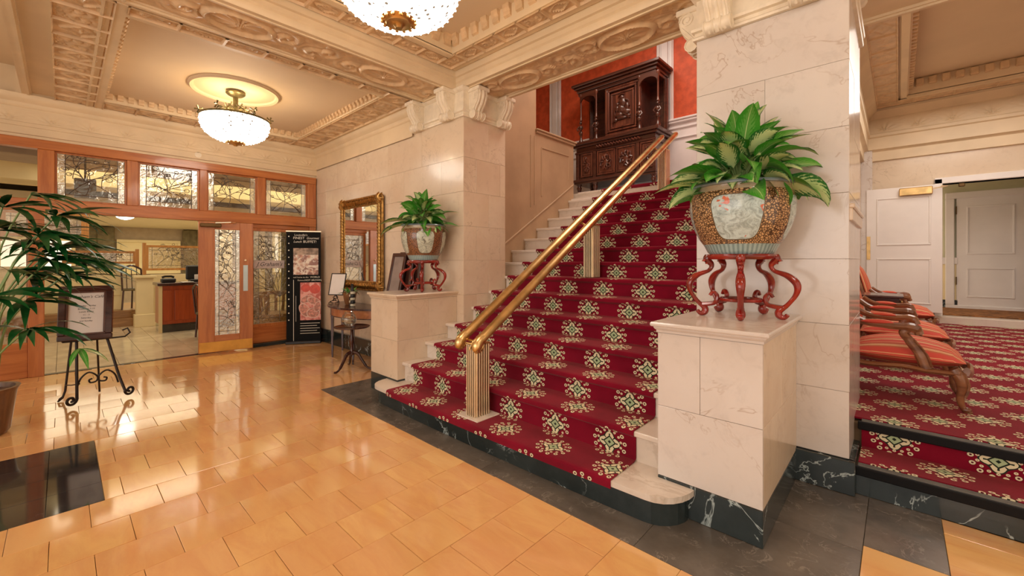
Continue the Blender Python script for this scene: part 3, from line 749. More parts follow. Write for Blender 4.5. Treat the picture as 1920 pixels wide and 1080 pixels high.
def stand(loc, R, H, nleg, lab, rz):
    t = thing('plant_stand', lab, 'plant stand', loc, rz, 'red lacquered plant stands on the two pedestals')
    m = MB().lathe([(R * .50, H - .035), (R * .74, H - .035), (R * .78, H - .022), (R * .78, H - .012), (R * .74, H), (.001, H)], 40); m.build('top_ring', REDL, t, True)
    m = MB(); m.tube([(R * .46 * cos(2 * pi * i / 36), R * .46 * sin(2 * pi * i / 36), H * .27) for i in range(36)], .011, 8, True); m.build('stretcher_ring', REDL, t, True)
    for k in range(nleg):
        a = 2 * pi * k / nleg; M = Matrix.Rotation(a, 4, 'Z'); m = MB(); w = R * .080
        pth = curve([(R * .74, 0, H - .012), (R * .77, 0, H * .92), (R * .66, 0, H * .83), (R * .72, 0, H * .74), (R * .98, 0, H * .67), (R * 1.16, 0, H * .55), (R * 1.15, 0, H * .40), (R * .98, 0, H * .23), (R * .82, 0, H * .13), (R * .82, 0, H * .06), (R * .92, 0, H * .035), (R * .99, 0, H * .085)], 5)
        n = len(pth); rad = [w * (1.25 if i < 6 else 1.0 + .25 * sin(i * .33)) for i in range(n)]; rad[-1] = w * .6
        m.tube([M @ p for p in pth], rad, 10, False, .8, M @ Vector((0, 1, 0)))
        l = m.build('leg', REDL, t, True)
        m = MB(); c = curve([(R * .90, 0, H * .18), (R * .74, 0, H * .19), (R * .58, 0, H * .22), (R * .53, 0, H * .32), (R * .62, 0, H * .39), (R * .70, 0, H * .33)], 5)
        m.tube([M @ p for p in c], [w * (1 - .4 * i / len(c)) for i in range(len(c))], 8, False, .8, M @ Vector((0, 1, 0))); m.build('scroll', REDL, l, True)
        m = MB(); m.tube([M @ Vector((R * (.74), 0, H - .06)), M @ Vector((R * .80, 0, H - .02)), M @ Vector((R * .83, 0, H - .05))], w * .8, 8); m.build('carved_knee', REDL, l, True)
    return t
# leaves -------------------------------------------------------------
def leaf_mat(name, edge, mid, pale, amt):
    t = NT(name); tc = t.node('ShaderNodeTexCoord'); sp = t.node('ShaderNodeSeparateXYZ'); t.L(tc.outputs['UV'], sp.inputs[0]); A = t.ma
    v = t.obj(); U, V = sp.outputs[0], sp.outputs[1]
    au = A('ABSOLUTE', A('SUBTRACT', U, .5))
    n = t.noise(v, 55, 3, .6); stripes = A('SINE', A('ADD', A('MULTIPLY', V, 60.), A('MULTIPLY', au, -50.)))
    k = A('ADD', A('SUBTRACT', A('ADD', .30, A('MULTIPLY', t.rnd, amt)), au), A('ADD', A('MULTIPLY', A('SUBTRACT', n, .5), .6), A('MULTIPLY', stripes, .09)))
    c = t.mix(t.step(k, .0, .16), edge, pale)
    c = t.mix(A('MULTIPLY', A('LESS_THAN', t.rnd, .58), .85), c, mid)
    c = t.mix(t.step(au, .0, .03), pale, c)
    t.b.inputs['Subsurface Weight'].default_value = .0
    m = t.fin(c, .28, 0, .15); return m
LEAF = leaf_mat('variegated_leaf', (.022, .15, .025), (.05, .30, .02), (.55, .66, .30), .10)
STEMM = plain('leaf_stem', (.28, .40, .14), .5)
def leaf(parent, base, az, el, L, W, droop, mt, roll=0, name='leaf', nseg=9, stem=.0, fold=.25, tip=1.0):
    m = MB(); uv = []; vs = []; p = Vector(base); e = el; dirh = Vector((cos(az), sin(az), 0))
    side0 = Vector((-sin(az), cos(az), 0)); st_ = L / nseg; pts = [p.copy()]
    for i in range(nseg + 1):
        t = i / nseg; d = dirh * cos(e) + Vector((0, 0, sin(e))); up = -dirh * sin(e) + Vector((0, 0, cos(e)))
        s = side0 * cos(roll) + up * sin(roll); u2 = up * cos(roll) - side0 * sin(roll)
        wv = W * .5 * max(0.015, (sin(pi * min(1, t ** .75 * 1.0)) ** .85) * (1 - .12 * t)) if i < nseg else .001
        wave = .10 * wv * sin(t * 9 + az * 5)
        for k, q in enumerate((-1, -.5, 0, .5, 1)):
            vs.append(p + s * (wv * q) + u2 * (abs(q) * wv * fold + wave * q * abs(q))); uv.append((.5 + q * .5, t))
        p = p + d * st_; e -= droop / nseg * (.5 + 1.1 * t)
    m.add(vs, [(i * 5 + k, i * 5 + k + 1, (i + 1) * 5 + k + 1, (i + 1) * 5 + k) for i in range(nseg) for k in range(4)])
    return m.build(name, mt, parent, True, uv=uv)
def bushy(loc, n, R, H, Lr, lab, seed, tall=1.0, avoid=None, extra=()):
    random.seed(seed); t = thing('potted_foliage', lab, 'plant', loc, 0, 'leafy plants in the two planters')
    st_ = MB()
    def one(az, u, L, W, rr, e0, dr, roll):
        bx, by, bz = rr * cos(az), rr * sin(az), H * u * .85
        st_.tube(curve([(bx * .15, by * .15, -.03), (bx * .5, by * .5, bz * .6), (bx, by, bz)], 3), [.006] * 3 + [.005] * 3 + [.0035], 5)
        leaf(t, (bx, by, bz), az, e0, L, W, dr, LEAF, roll)
    for i in range(n):
        az = 2 * pi * ((i * .618034) % 1) + random.uniform(-.2, .2); u = (i + .5) / n
        L = random.uniform(*Lr) * (1.0 - .15 * u); W = L * random.uniform(.40, .56)
        e0 = -.25 + 1.4 * u ** 1.2 + random.uniform(-.4, .4); rr = R * (1 - u) ** .6 * random.uniform(.55, 1)
        if avoid:                                             # keep clear of the wall behind
            for _ in range(3):
                if rr * sin(az) + L * sin(az) * .9 > avoid: L *= .75; e0 += .15
        one(az, u, L, W, rr, e0, random.uniform(.7, 1.7) * (1.1 - .55 * u), random.uniform(-.9, .9))
    for (az, u, L, rr, e0, dr) in extra: one(az, u, L, L * .4, rr, e0, dr, .2)
    st_.build('stems', STEMM, t, True); return t
stand((-.775, 3.09, 1.126), .275, .415, 5, 'larger red lacquered five-legged plant stand on the front pedestal', radians(-76))
planter((-.775, 3.09, 1.541), .315, .455, POTR, 'large brown honeycomb glazed planter with pale fish panels in front', radians(3))
cr = radians(42.8)
bushy((-.775, 3.07, 1.96), 120, .24, .36, (.20, .38), 'large variegated leafy plant in the front planter on the right', 5, 1, .24,
      extra=[(cr, .35, .46, .12, .45, 1.0), (cr + .1, .15, .48, .12, .15, .5), (cr - .15, .5, .42, .1, .7, 1.5), (cr + pi, .1, .44, .14, .1, .6), (cr + pi + .25, .25, .42, .14, .25, .8), (cr + .5, .9, .40, .04, 1.25, .3), (cr + 2.4, .85, .36, .06, 1.25, .4), (cr + .2, .8, .38, .05, 1.0, .5)])
stand((-4.24, 2.99, 1.126), .235, .375, 5, 'smaller red lacquered plant stand on the pedestal left of the stairs', radians(-40))
planter((-4.24, 2.99, 1.501), .27, .425, POTL, 'smaller russet planter with greenish cartouches left of the stairs', radians(20))
bushy((-4.24, 2.97, 1.90), 96, .19, .30, (.16, .30), 'smaller leafy green plant in the russet planter by the mirror', 9, 1, .22,
      extra=[(cr + pi, .1, .42, .12, .0, .9), (cr + pi + .3, .2, .40, .12, .2, .9), (cr, .4, .36, .1, .5, .8), (cr - .2, .1, .36, .12, .1, .5)])
# ------------------------------------------------------------------ gilt mirror on the left wall
t = thing('wall_mirror', 'tall gilt framed mirror on the marble wall above the console table', 'mirror', (-6.34, 3.25, 1.03))
mw, mh = 1.36, 1.47; hw = mw / 2
def gbar(a, b, r=.055):
    m = MB(); a, b = Vector(a), Vector(b); m.tube([a, b], r, 12); n = int((b - a).length / .12)
    return m
for (a, b) in (((-hw + .07, -.0, 0.03), (-hw + .07, -.0, mh - .03)), ((hw - .07, 0, .03), (hw - .07, 0, mh - .03)), ((-hw + .03, 0, mh - .07), (hw - .03, 0, mh - .07)), ((-hw + .03, 0, .07), (hw - .03, 0, .07))):
    A_, B_ = Vector(a), Vector(b); D_ = (B_ - A_).normalized(); s_ = Vector((D_.z, 0, D_.x))
    m = MB().tube([A_, B_], .035, 10); o = m.build('frame_bar', GOLD, t, True)
    m = MB(); 
    for q in (-.062, .060): m.tube([A_ + s_ * q + Vector((0, .01, 0)), B_ + s_ * q + Vector((0, .01, 0))], .020, 8)
    L = (B_ - A_).length; k = int(L / .05)
    for i in range(k):
        c = A_ + D_ * (L * (i + .5) / k); m.tube([c + s_ * -.045 + Vector((0, -.015, 0)), c + D_ * .03 + Vector((0, -.042, 0)), c + s_ * .045 + Vector((0, -.015, 0))], .008, 5)
    m.build('carved_leaf_moulding', GOLD, o, True)
for sx in (-1, 1):
    for z in (.07, mh - .07):
        m = MB().ball((sx * (hw - .07), -.01, z), .075, 12, 8, (1, .6, 1))
        for i in range(7):
            a = i * 2 * pi / 7; m.tube([(sx * (hw - .07), -.04, z), (sx * (hw - .07) + .07 * cos(a), -.03, z + .07 * sin(a)), (sx * (hw - .07) + .11 * cos(a), .0, z + .11 * sin(a))], [.02, .018, .006], 6)
        m.build('corner_ornament', GOLD, t, True)
MB().box(-hw + .11, hw - .11, .0, .012, .11, mh - .11).build('glass', MIRROR, t)
MB().box(-hw + .02, hw - .02, .012, .03, .03, mh - .03).build('backboard', MAHOG, t)
# ------------------------------------------------------------------ leaning frames between wall and pedestal
for i, (x, c, lab) in enumerate(((-5.06, 'pale', 'nearest of the three framed boards leaning on the wall, greyish face'), (-4.93, 'd', 'middle dark framed board leaning on the wall behind the pedestal'), (-4.82, 'd', 'rearmost dark framed board leaning on the wall beside the pot'))):
    t = thing('leaning_frame', lab, 'picture frame', (x, 2.86 + .11 * i, 0), 0, 'framed boards leaning on the left wall')
    M = Matrix.Rotation(radians(-11.5 + 2.6 * i), 4, 'X'); W_, H_ = .34, 1.63
    pl = lambda mb, a, b, c_, d, e, f: mb.bbox(a, b, e, f, c_, d, .003, M)
    m = MB(); frame4(m, -W_ / 2, W_ / 2, 0.005, H_, .05, pl, -.015, .015); m.build('frame', MAHOG, t)
    MB().box(-W_ / 2 + .05, W_ / 2 - .05, -.004, .008, .05, H_ - .05, M).build('panel', plain('grey_brown_backing', (.34, .27, .24), .6) if i == 0 else MAHOG, t)
# ------------------------------------------------------------------ demilune console table
t = thing('console_table', 'half-round dark wood console table against the wall under the mirror', 'table', (-6.1, 3.28, 0))
def half(rx, ry, n=28): return [(-rx * cos(pi * i / n), -ry * sin(pi * i / n)) for i in range(n + 1)]
MB().prism(half(.80, .56), .785, .81).build('table_top', MAHOG, t, recalc=True)
MB().prism(half(.74, .51), .66, .785).build('apron', OAKH, t, recalc=True)
MB().prism(half(.75, .52), .652, .664).build('apron_beading', MAHOG, t, recalc=True)
for a in (12, 62, 118, 168):
    x, y = -.72 * cos(radians(a)), -.49 * sin(radians(a)); m = MB()
    m.tube([(x, y, .78), (x, y, .64), (x, y, .60), (x, y, .1), (x, y, .0)], [.030, .030, .026, .018, .014], 4); m.build('leg', MAHOG, t)
# things on the table
t = thing('table_sign', 'small framed white notice on an ornate stand on the console table', 'sign', (-6.62, 2.98, .81), radians(28))
M = Matrix.Translation((0, 0, .13)) @ Matrix.Rotation(radians(-14), 4, 'X')
pl = lambda mb, a, b, c_, d, e, f: mb.bbox(a, b, e, f, c_, d, .002, M)
m = MB(); frame4(m, -.14, .14, 0, .36, .014, pl, -.008, .008); m.build('frame', BLACK, t); MB().box(-.128, .128, -.002, .004, .012, .35, M).build('notice', PAPER, t)
m = MB()
for sx in (-1, 1): m.tube([(sx * (.02 + .07 * sin(i * .45) * (1 - i / 26)), -.04 + .002 * i, .01 + .0052 * i) for i in range(25)], .006, 5); m.tube([(sx * .09, -.06, .006), (sx * .05, .0, .05), (0, .0, .135), (0, .09, .006)], .006, 5)
m.build('scroll_stand', IRON, t, True)
t = thing('plant_basket', 'small brown pot of trailing greenery on the console table', 'plant', (-6.28, 3.05, .81))
MB().lathe([(.06, 0), (.075, .02), (.10, .15), (.11, .19), (.10, .19), (.09, .15), (.001, .15)], 20).build('pot', wood('rust_pot', (.35, .15, .06), (.2, .08, .03)), t, True)
random.seed(3)
for i in range(24):
    a = random.uniform(0, 2 * pi); leaf(t, (.05 * cos(a), .05 * sin(a), .17), a, random.uniform(.2, 1.3), random.uniform(.09, .16), .04, random.uniform(.8, 2), LEAF, 0, 'leaf', 5)
t = thing('ring_stack', 'stack of glossy dark and pale rings beside the greenery on the table', 'ornament', (-5.98, 2.95, .81))
CERW = plain('glazed_cream', (.7, .66, .5), .15, 0, .1)
for r_ in range(5):
    for q, (dx, dy) in enumerate(((0, 0), (-.075, .02))):
        m = MB(); m.lathe([(.02, 0), (.036, .006), (.04, .02), (.034, .038), (.02, .042)], 14, (dx, dy, .046 * r_)); m.build('ring', BLACK if (r_ + q) % 2 else CERW, t, True)
for q, (dx, dy) in enumerate(((0, 0), (-.075, .02))):
    MB().lathe([(.022, .23), (.012, .27), (.011, .33), (.014, .335), (.0001, .337)], 12, (dx, dy, 0)).build('neck', BLACK, t, True)
# ------------------------------------------------------------------ tripod table and glass globe
t = thing('tripod_table', 'small round mahogany tripod table in front of the console table', 'table', (-5.5, 2.70, 0), radians(20))
MB().lathe([(.001, .58), (.225, .58), (.235, .588), (.235, .597), (.22, .60), (.21, .594), (.001, .594)], 40).build('table_top', MAHOG, t, True)
MB().lathe([(.012, .20), (.03, .21), (.034, .24), (.022, .27), (.018, .33), (.030, .38), (.034, .42), (.020, .47), (.018, .54), (.04, .58)], 16).build('turned_column', MAHOG, t, True)
for k in range(3):
    a = k * 2 * pi / 3 + .4; c, s_ = cos(a), sin(a)
    m = MB().tube(curve([(c * r, s_ * r, z) for r, z in ((.015, .24), (.08, .22), (.14, .13), (.20, .045), (.25, .018), (.275, .022))], 4), [.024] * 6 + [.019] * 6 + [.014] * 5 + [.015] * 4, 8, False, 1.0); m.build('leg', MAHOG, t, True)
t = thing('glass_globe', 'clear blown glass fish bowl on the small tripod table', 'bowl', (-5.5, 2.66, .595))
MB().lathe([(.001, .004), (.045, .004), (.075, .03), (.098, .075), (.10, .11), (.085, .155), (.06, .182), (.058, .195), (.066, .203), (.062, .203), (.055, .193), (.057, .18), (.08, .152), (.095, .11), (.093, .075), (.07, .034), (.04, .01), (.001, .01)], 32).build('bowl', glassy('globe_glass', (.97, .98, .97), .02, .03, 0, 12, (1, 1, 1), .6), t, True)
t2 = t
m = MB()
for r_, z in ((.045, .05), (.055, .09), (.04, .13)): m.tube([(r_ * cos(i * .5236), r_ * sin(i * .5236), z) for i in range(12)], .004, 5, True)
m.build('wire_filling', BRASSP, t, True)
# ------------------------------------------------------------------ banner stand
def photo_mat(name, a, b, c3, sc, k):
    tt = NT(name); v = tt.obj((1, 1, 1)); vo = tt.node('ShaderNodeTexVoronoi'); tt.L(v, vo.inputs['Vector']); vo.inputs['Scale'].default_value = sc
    f = tt.step(vo.outputs['Distance'], .1, .75); c = tt.mix(f, a, b); c = tt.mix(tt.step(tt.noise(v, k, 4, .6, 1.5), .48, .6), c, c3)
    return tt.fin(c, .35, 0, .2)
P0, P1 = Vector((-8.02, 2.72, 0)), Vector((-7.72, 3.20, 0)); L = (P1 - P0).length
t = thing('banner_stand', 'tall black pull-up banner advertising a lunch buffet beside the glass screen', 'banner', P0, atan2(P1.y - P0.y, P1.x - P0.x))
# local x along the banner, local -y faces the camera
BL = plain('banner_black', (.009, .010, .011), .75, 0, .05, 2, spec=.15)
MB().box(0, L, -.004, .004, .04, 2.02).build('banner_sheet', BL, t); MB().bbox(-.01, L + .01, -.05, .05, 0, .05, .01).build('base_cassette', BLACK, t)
MB().bbox(-.01, L + .01, -.012, .012, 2.01, 2.035, .004).build('top_bar', BRASSP, t)
PW = plain('printed_cream', (.86, .84, .74), .5, 0, 0)
def onb(x0, x1, z0, z1, mt, nm='print', d=.0055): return MB().box(x0, x1, -d, -.0041, z0, z1).build(nm, mt, t)
fx = lambda f: L * f
onb(fx(.20), fx(.93), 1.24, 1.72, photo_mat('buffet_photo', (.55, .24, .13), (.85, .75, .62), (.30, .12, .07), 14, 9), 'buffet_photo')
onb(fx(.20), fx(.93), 1.60, 1.72, plain('dining_room_photo', (.55, .40, .30), .5, 0, .3, 14), 'room_photo', .006)
# sliced tomatoes and meats photo: red discs on pink
onb(fx(.40), fx(1.0), .42, 1.10, photo_mat('ham_photo', (.75, .25, .20), (.85, .42, .36), (.55, .12, .09), 4.5, 5), 'ham_photo')
TOM = plain('tomato_red', (.75, .08, .04), .3, 0, .1, 20); HAM = plain('ham_pink', (.80, .36, .28), .4, 0, .25, 30); FATM = plain('fat_white', (.88, .68, .60), .5)
for (cx, cz, r_, sq) in ((.56, 1.0, .085, .85), (.83, .98, .10, .85)):
    MB().lathe([(r_, 0), (r_, .001), (.0001, .0012)], 24, (0, 0, 0), Matrix.Translation((fx(cx), -.0062, cz)) @ Matrix.Rotation(pi / 2, 4, 'X') @ Matrix.Diagonal((.9, sq, 1, 1))).build('tomato_print', TOM, t)
for k, (cx, cz, ra, rb, an) in enumerate(((.58, .80, .10, .055, .5), (.80, .76, .11, .06, -.4), (.53, .60, .075, .12, .5), (.78, .55, .10, .085, .2), (.92, .66, .05, .09, -.3))):
    for q, mt in ((1.12, FATM), (1.0, HAM)):
        P = [(ra * q * cos(i * .35), rb * q * sin(i * .35)) for i in range(18)]
        M = Matrix.Translation((fx(cx) if cx < .9 else fx(.9), -.0058 - .0003 * (q < 1.1) - .0008 * k, cz)) @ Matrix.Rotation(pi / 2, 4, 'X') @ Matrix.Rotation(an, 4, 'Z')
        MB().prism(P, 0, .0002, M).build('ham_print', mt, t)
TM = Matrix.Rotation(pi / 2, 4, 'X')
tx = lambda b, s, x, z, **k: text(b, s, PW, Matrix.Translation((fx(x), -.006, z)) @ TM, t, **k)
tx("Louisville's", .05, .42, 1.955); tx('FINEST', .062, .36, 1.90); tx('Gourmet', .055, .76, 1.90, shear=.3); tx('Lunch', .055, .32, 1.835, shear=.3); tx('BUFFET!', .062, .68, 1.835)
tx('and home to the', .037, .42, 1.195); tx('WORLD', .045, .83, 1.195); tx('Famous', .037, .42, 1.14, shear=.2); tx('HOT BROWN', .045, .78, 1.14)
for i in range(5): onb(fx(.40), fx(.97 - .08 * (i % 2)), .36 - .045 * i, .368 - .045 * i, PW, 'small_print_line')
m = MB()
for i in range(13):
    z = 1.93 - .125 * i; m.lathe([(.012, 0), (.012, .001)], 6, (0, 0, 0), Matrix.Translation((fx(.07), -.0045, z)) @ TM)
m.build('star_print', PW, t)
onb(fx(.20), fx(.214), .05, 1.15, PW, 'print_rule'); onb(fx(.27), fx(.278), .40, .86, PW, 'print_rule')
# ------------------------------------------------------------------ easel with framed menu notice
t = thing('easel', 'black wrought iron easel with scrolled feet holding the framed notice', 'easel', (-6.3, .22, 0))
E_ = lambda pts, r=.011, n=5: MB().tube(curve(pts, n), r, 8)
W3 = lambda x, y, z: (x + 6.3, y - .22, z)
def curl(c, R0, a0, turns, sg, ax, n=16):   # spiral in plane spanned by ax and z
    return [Vector(c) + Vector(ax) * (R0 * (1 - i / n * .75) * cos(a0 + sg * turns * 2 * pi * i / n)) + Vector((0, 0, R0 * (1 - i / n * .75) * sin(a0 + sg * turns * 2 * pi * i / n))) for i in range(n + 1)]
ax = (.55, -.83, 0)
for (top, foot, sg) in (((-6.38, .10, .80), (-6.16, .10, .05), 1), ((-6.38, .30, .80), (-6.16, .46, .05), -1)):
    a, b = Vector(W3(*top)), Vector(W3(*foot)); A3 = Vector(ax) * sg
    P = [a + (b - a) * (i / 4) for i in range(4)] + [b + Vector((0, 0, .045))]
    cc = b + A3 * .045 + Vector((0, 0, .0)); 
    P += [Vector(q) for q in curl(b + A3 * .05 + Vector((0, 0, .03)), .05, pi, 1.25, 1, A3, 14)]
    MB().tube(curve(P, 2), .0125, 8).build('front_leg', IRON, t, True)
    b2 = a + (b - a) * .70; c = b2 + Vector((0, 1, 0)) * (sg * .09)
    m = MB().tube(curve([b2 + Vector((0, 0, -.10)), b2 + Vector((0, sg * .03, .0)), b2 + Vector((0, sg * .09, .05)), b2 + Vector((0, sg * .15, .0)), b2 + Vector((0, sg * .145, -.05)), b2 + Vector((0, sg * .10, -.06)), b2 + Vector((0, sg * .09, -.03)), b2 + Vector((0, sg * .115, -.02))], 4), .0085, 7)
    m.build('scroll_brace', IRON, t, True)
MB().tube([W3(-6.44, .08, .85), W3(-6.56, .02, .10), W3(-6.55, -.0, .03), W3(-6.50, -.03, .012), W3(-6.47, -.02, .04), W3(-6.5, 0, .05)], .010, 8).build('rear_leg', IRON, t, True)
MB().tube([W3(-6.42, .25, .85), W3(-6.62, .28, .14), W3(-6.64, .285, .012)], .009, 8).build('rear_leg', IRON, t, True)
MB().tube([W3(-6.56, .02, .16), W3(-6.36, .06, .19), W3(-6.22, .12, .22)], .006, 6).build('stay', IRON, t, True)
MB().tube([W3(-6.37, -.02, .68), W3(-6.31, .0, .655), W3(-6.29, .38, .655), W3(-6.27, .47, .66), W3(-6.26, .51, .70), W3(-6.27, .49, .75), W3(-6.28, .45, .73)], .009, 8).build('ledge', IRON, t, True)
t = thing('framed_notice', 'brown framed white menu notice resting on the iron easel', 'picture frame', (-6.29, .165, .66), radians(80))
M = Matrix.Rotation(radians(-10), 4, 'X'); W_, H_ = .41, .57
pl = lambda mb, a, b, c_, d, e, f: mb.bbox(a, b, e, f, c_, d, .006, M)
m = MB(); frame4(m, -W_ / 2, W_ / 2, .0, H_, .055, pl, -.045, .03); m.build('frame', MAHOG, t)
m = MB(); frame4(m, -W_ / 2 + .05, W_ / 2 - .05, .05, H_ - .05, .022, pl, -.03, .02); m.build('inner_frame', wood('frame_brown', (.16, .06, .035), (.08, .03, .02)), t)
MB().box(-W_ / 2 + .065, W_ / 2 - .065, -.012, .0, .065, H_ - .065, M).build('notice', PAPER, t)
INK = plain('ink', (.05, .04, .04), .6, 0, 0)
text("J.Graham's Café", .040, INK, M @ Matrix.Translation((0, -.0125, .455)) @ TM, t, shear=.35)
for i, s_ in enumerate(('Monday - Friday', 'Breakfast 7-10', 'Lunch Buffet', '11 - 2', 'Saturday', 'and Sunday')): text(s_, .022, INK, M @ Matrix.Translation((0, -.0125, .36 - .032 * i)) @ TM, t)
# ------------------------------------------------------------------ palm
PALMG = plain('palm_green', (.012, .105, .022), .32, 0, .15, 12, 0, 40, .2, 0, .35)
random.seed(21)
t = thing('potted_palm', 'dark green lady palm with fan leaves at the left edge', 'plant', (-5.75, -.50, 0))
MB().lathe([(.001, 0), (.17, 0), (.19, .03), (.23, .36), (.25, .40), (.22, .40), (.21, .36), (.001, .35)], 32).build('pot', wood('woven_pot', (.2, .09, .04), (.1, .04, .02)), t, True)
cane = MB()
fans = [(.30, .36, 1.55, .9), (.18, .46, 1.90, .95), (.0, .30, 1.35, 1.0), (.22, .28, 1.15, .9), (-.2, -.3, 1.5, 2.5), (.3, .1, 1.75, .4), (-.25, .1, 1.8, 2.2), (.1, -.3, 1.3, -1), (.35, .36, 1.72, 1.1), (.28, .50, 1.35, 1.15), (-.1, .3, 2.1, 1.5), (.38, .30, .92, .6), (.24, .46, 1.62, .7), (.10, .30, 1.65, .2), (.30, .20, 1.40, 1.3), (.2, .55, 1.50, 1.3), (.36, .1, 1.2, .8), (.15, .15, 1.95, .9), (.42, .42, 1.5, .5)]
for (fx_, fy, fz, az) in fans:
    c = Vector((fx_, fy, fz)); cane.tube(curve([(fx_ * .2, fy * .2, .3), (fx_ * .4, fy * .35, fz * .7), tuple(c)], 5), .008, 6)
    for j in range(11):
        a2 = az + (j - 5) * .22 + random.uniform(-.08, .08); leaf(t, c, a2, random.uniform(-.15, .45), random.uniform(.36, .54), random.uniform(.05, .072), random.uniform(.6, 1.5), PALMG, random.uniform(-.6, .6), 'leaflet', 6, fold=.12)
for (dx, dy, dz, az, L_) in ((.42, .60, .60, .2, .30), (.42, .60, .60, 1.0, .26), (.42, .60, .60, -.3, .24)):
    leaf(t, (dx, dy, dz + .12), az, -.3, L_, .05, .8, LEAF, .2, 'leaflet', 6)
cane.build('canes', STEMM, t, True)
# ------------------------------------------------------------------ oak and leaded glass storefront (plane x = -8.16)
XS = -8.16
sf = sempty('trim_7')
def oak(y0, y1, z0, z1, x0=-8.23, x1=-8.13, nm='oak_rail', mt=None, b=.006):
    return MB().bbox(x0, x1, y0, y1, z0, z1, b).build(nm, mt or (OAKH if y1 - y0 > z1 - z0 else OAK), sf)
oak(-4.4, 3.28, 2.94, 3.06, -8.25, -8.11); oak(-4.4, 3.28, 2.13, 2.29, -8.25, -8.11)
for (a, b) in ((-.22, -.07), (.63, .75), (1.48, 1.58), (2.29, 2.42), (3.13, 3.28)): oak(a, b, 2.29, 2.94, -8.24, -8.12, 'oak_mullion')
for (a, b) in ((-2.4, -1.0), (-4.3, -2.5)): oak(a, a + .1, 2.29, 2.94)
oak(3.16, 3.28, 0, 2.13, -8.24, -8.12, 'oak_post'); oak(-.30, -.16, 0, 2.13, -8.24, -8.12, 'oak_post')
oak(2.17, 3.16, 2.06, 2.13, -8.22, -8.15, 'oak_rail'); 
oak(-4.4, -.30, .0, .45, -8.22, -8.15, 'oak_panel'); MB().box(-8.2, -8.19, -4.4, -.3, .45, 2.13).build('side_glass', GLASS, sf)
def dsn(kind, w, h, rnd):
    """botanical came pattern: list of polylines in 0..w, 0..h"""
    L = []; m = .07 * min(w, h) + .03
    L += [[(m, 0), (m, h)], [(w - m, 0), (w - m, h)], [(0, m), (w, m)], [(0, h - m), (w, h - m)]]
    random.seed(rnd)
    def stem(x0, y0, ang, ln, curl_, dep):
        P = [(x0, y0)]; a = ang
        for i in range(8):
            x0 += ln / 8 * cos(a); y0 += ln / 8 * sin(a); a += curl_ / 8
            P.append((min(max(x0, .01), w - .01), min(max(y0, .01), h - .01)))
        L.append(P)
        if dep > 0:
            for q in (3, 5, 8):
                if q < len(P): stem(P[q][0], P[q][1], ang + random.choice((-1, 1)) * random.uniform(.4, .9), ln * .55, random.uniform(-1.6, 1.6), dep - 1)
        else:
            r = ln * .3; L.append([(x0 + r * cos(t_ * pi / 4) * .6, y0 + r * .5 * sin(t_ * pi / 4)) for t_ in range(9)])
    if kind == 'h':
        stem(w * .15, m, .9, h * 1.0, -.6, 2); stem(w * .85, m, 2.3, h * .8, .8, 2); stem(w * .4, m, 1.2, h * .6, .7, 1)
    elif kind == 'tree':
        for a in (-.9, -.6, -.35, -.12, .12, .35, .6, .9): stem(w * .5, h * .28, pi / 2 + a, h * .42, a * .35, 1)
        for a in (-.5, .5, 1.2, -1.2): stem(w * .5, h * .62, pi / 2 + a, h * .22, -a, 2)
        L.append([(w * .5, h * .02), (w * .5, h * .28)])
        L.append([(w * .12, h * .10), (w * .3, h * .22), (w * .7, h * .24), (w * .88, h * .10)])
    else:
        for y in (.1, .35, .6, .8): stem(w * .3, h * y, pi / 2 - .4, h * .22, random.uniform(-2, 2), 2); stem(w * .75, h * y, pi / 2 + .5, h * .2, random.uniform(-2, 2), 2)
    return L, m
def leaded(y0, y1, z0, z1, kind, rnd, par, x=-8.19, dens=1, bev=True, glass=None, flip=None):
    """pane with cames; flip maps local (u, d, v) to world for rotated leaves"""
    w, h = y1 - y0, z1 - z0; f = flip or (lambda u, d, v: (x + d, y0 + u, z0 + v))
    def bx(u0, u1, d0, d1, v0, v1):
        m = MB(); c = [f(u, d, v) for v in (v0, v1) for d in (d0, d1) for u in (u0, u1)]
        return m.add(c, [(0, 1, 3, 2), (4, 6, 7, 5), (0, 4, 5, 1), (2, 3, 7, 6), (0, 2, 6, 4), (1, 5, 7, 3)])
    g = bx(0, w, -.002, .002, 0, h).build('glass_pane', glass or GLASS, par)
    L, mm = dsn(kind, w, h, rnd); m = MB()
    for P in L: m.tube([f(u, .002, v) for u, v in P], .0042, 4)
    m.build('lead_came', LEAD, g if par.parent is None else par)
    if bev:
        for (a, b, c, d) in ((0, mm, 0, h), (w - mm, w, 0, h)):
            k = max(2, int((d - c) / .16))
            for i in range(k): bx(a + .004, b - .004, .0, .009, c + (d - c) * i / k + .004, c + (d - c) * (i + 1) / k - .004).build('bevelled_block', BEVEL, par)
    return g
for n, (a, b) in enumerate(((-.07, .63), (.75, 1.48), (1.58, 2.29), (2.42, 3.13))):
    wn = MB(); pl = lambda mb, a_, b_, c_, d_, e, f: mb.bbox(e, f, a_, b_, c_, d_, .003)
    frame4(wn, a, b, 2.29, 2.94, .022, pl, -8.215, -8.165); o = struct('window_%d' % (n + 1), wn, OAK)
    leaded(a + .022, b - .022, 2.312, 2.918, 'h', 11 + n * 7, o)
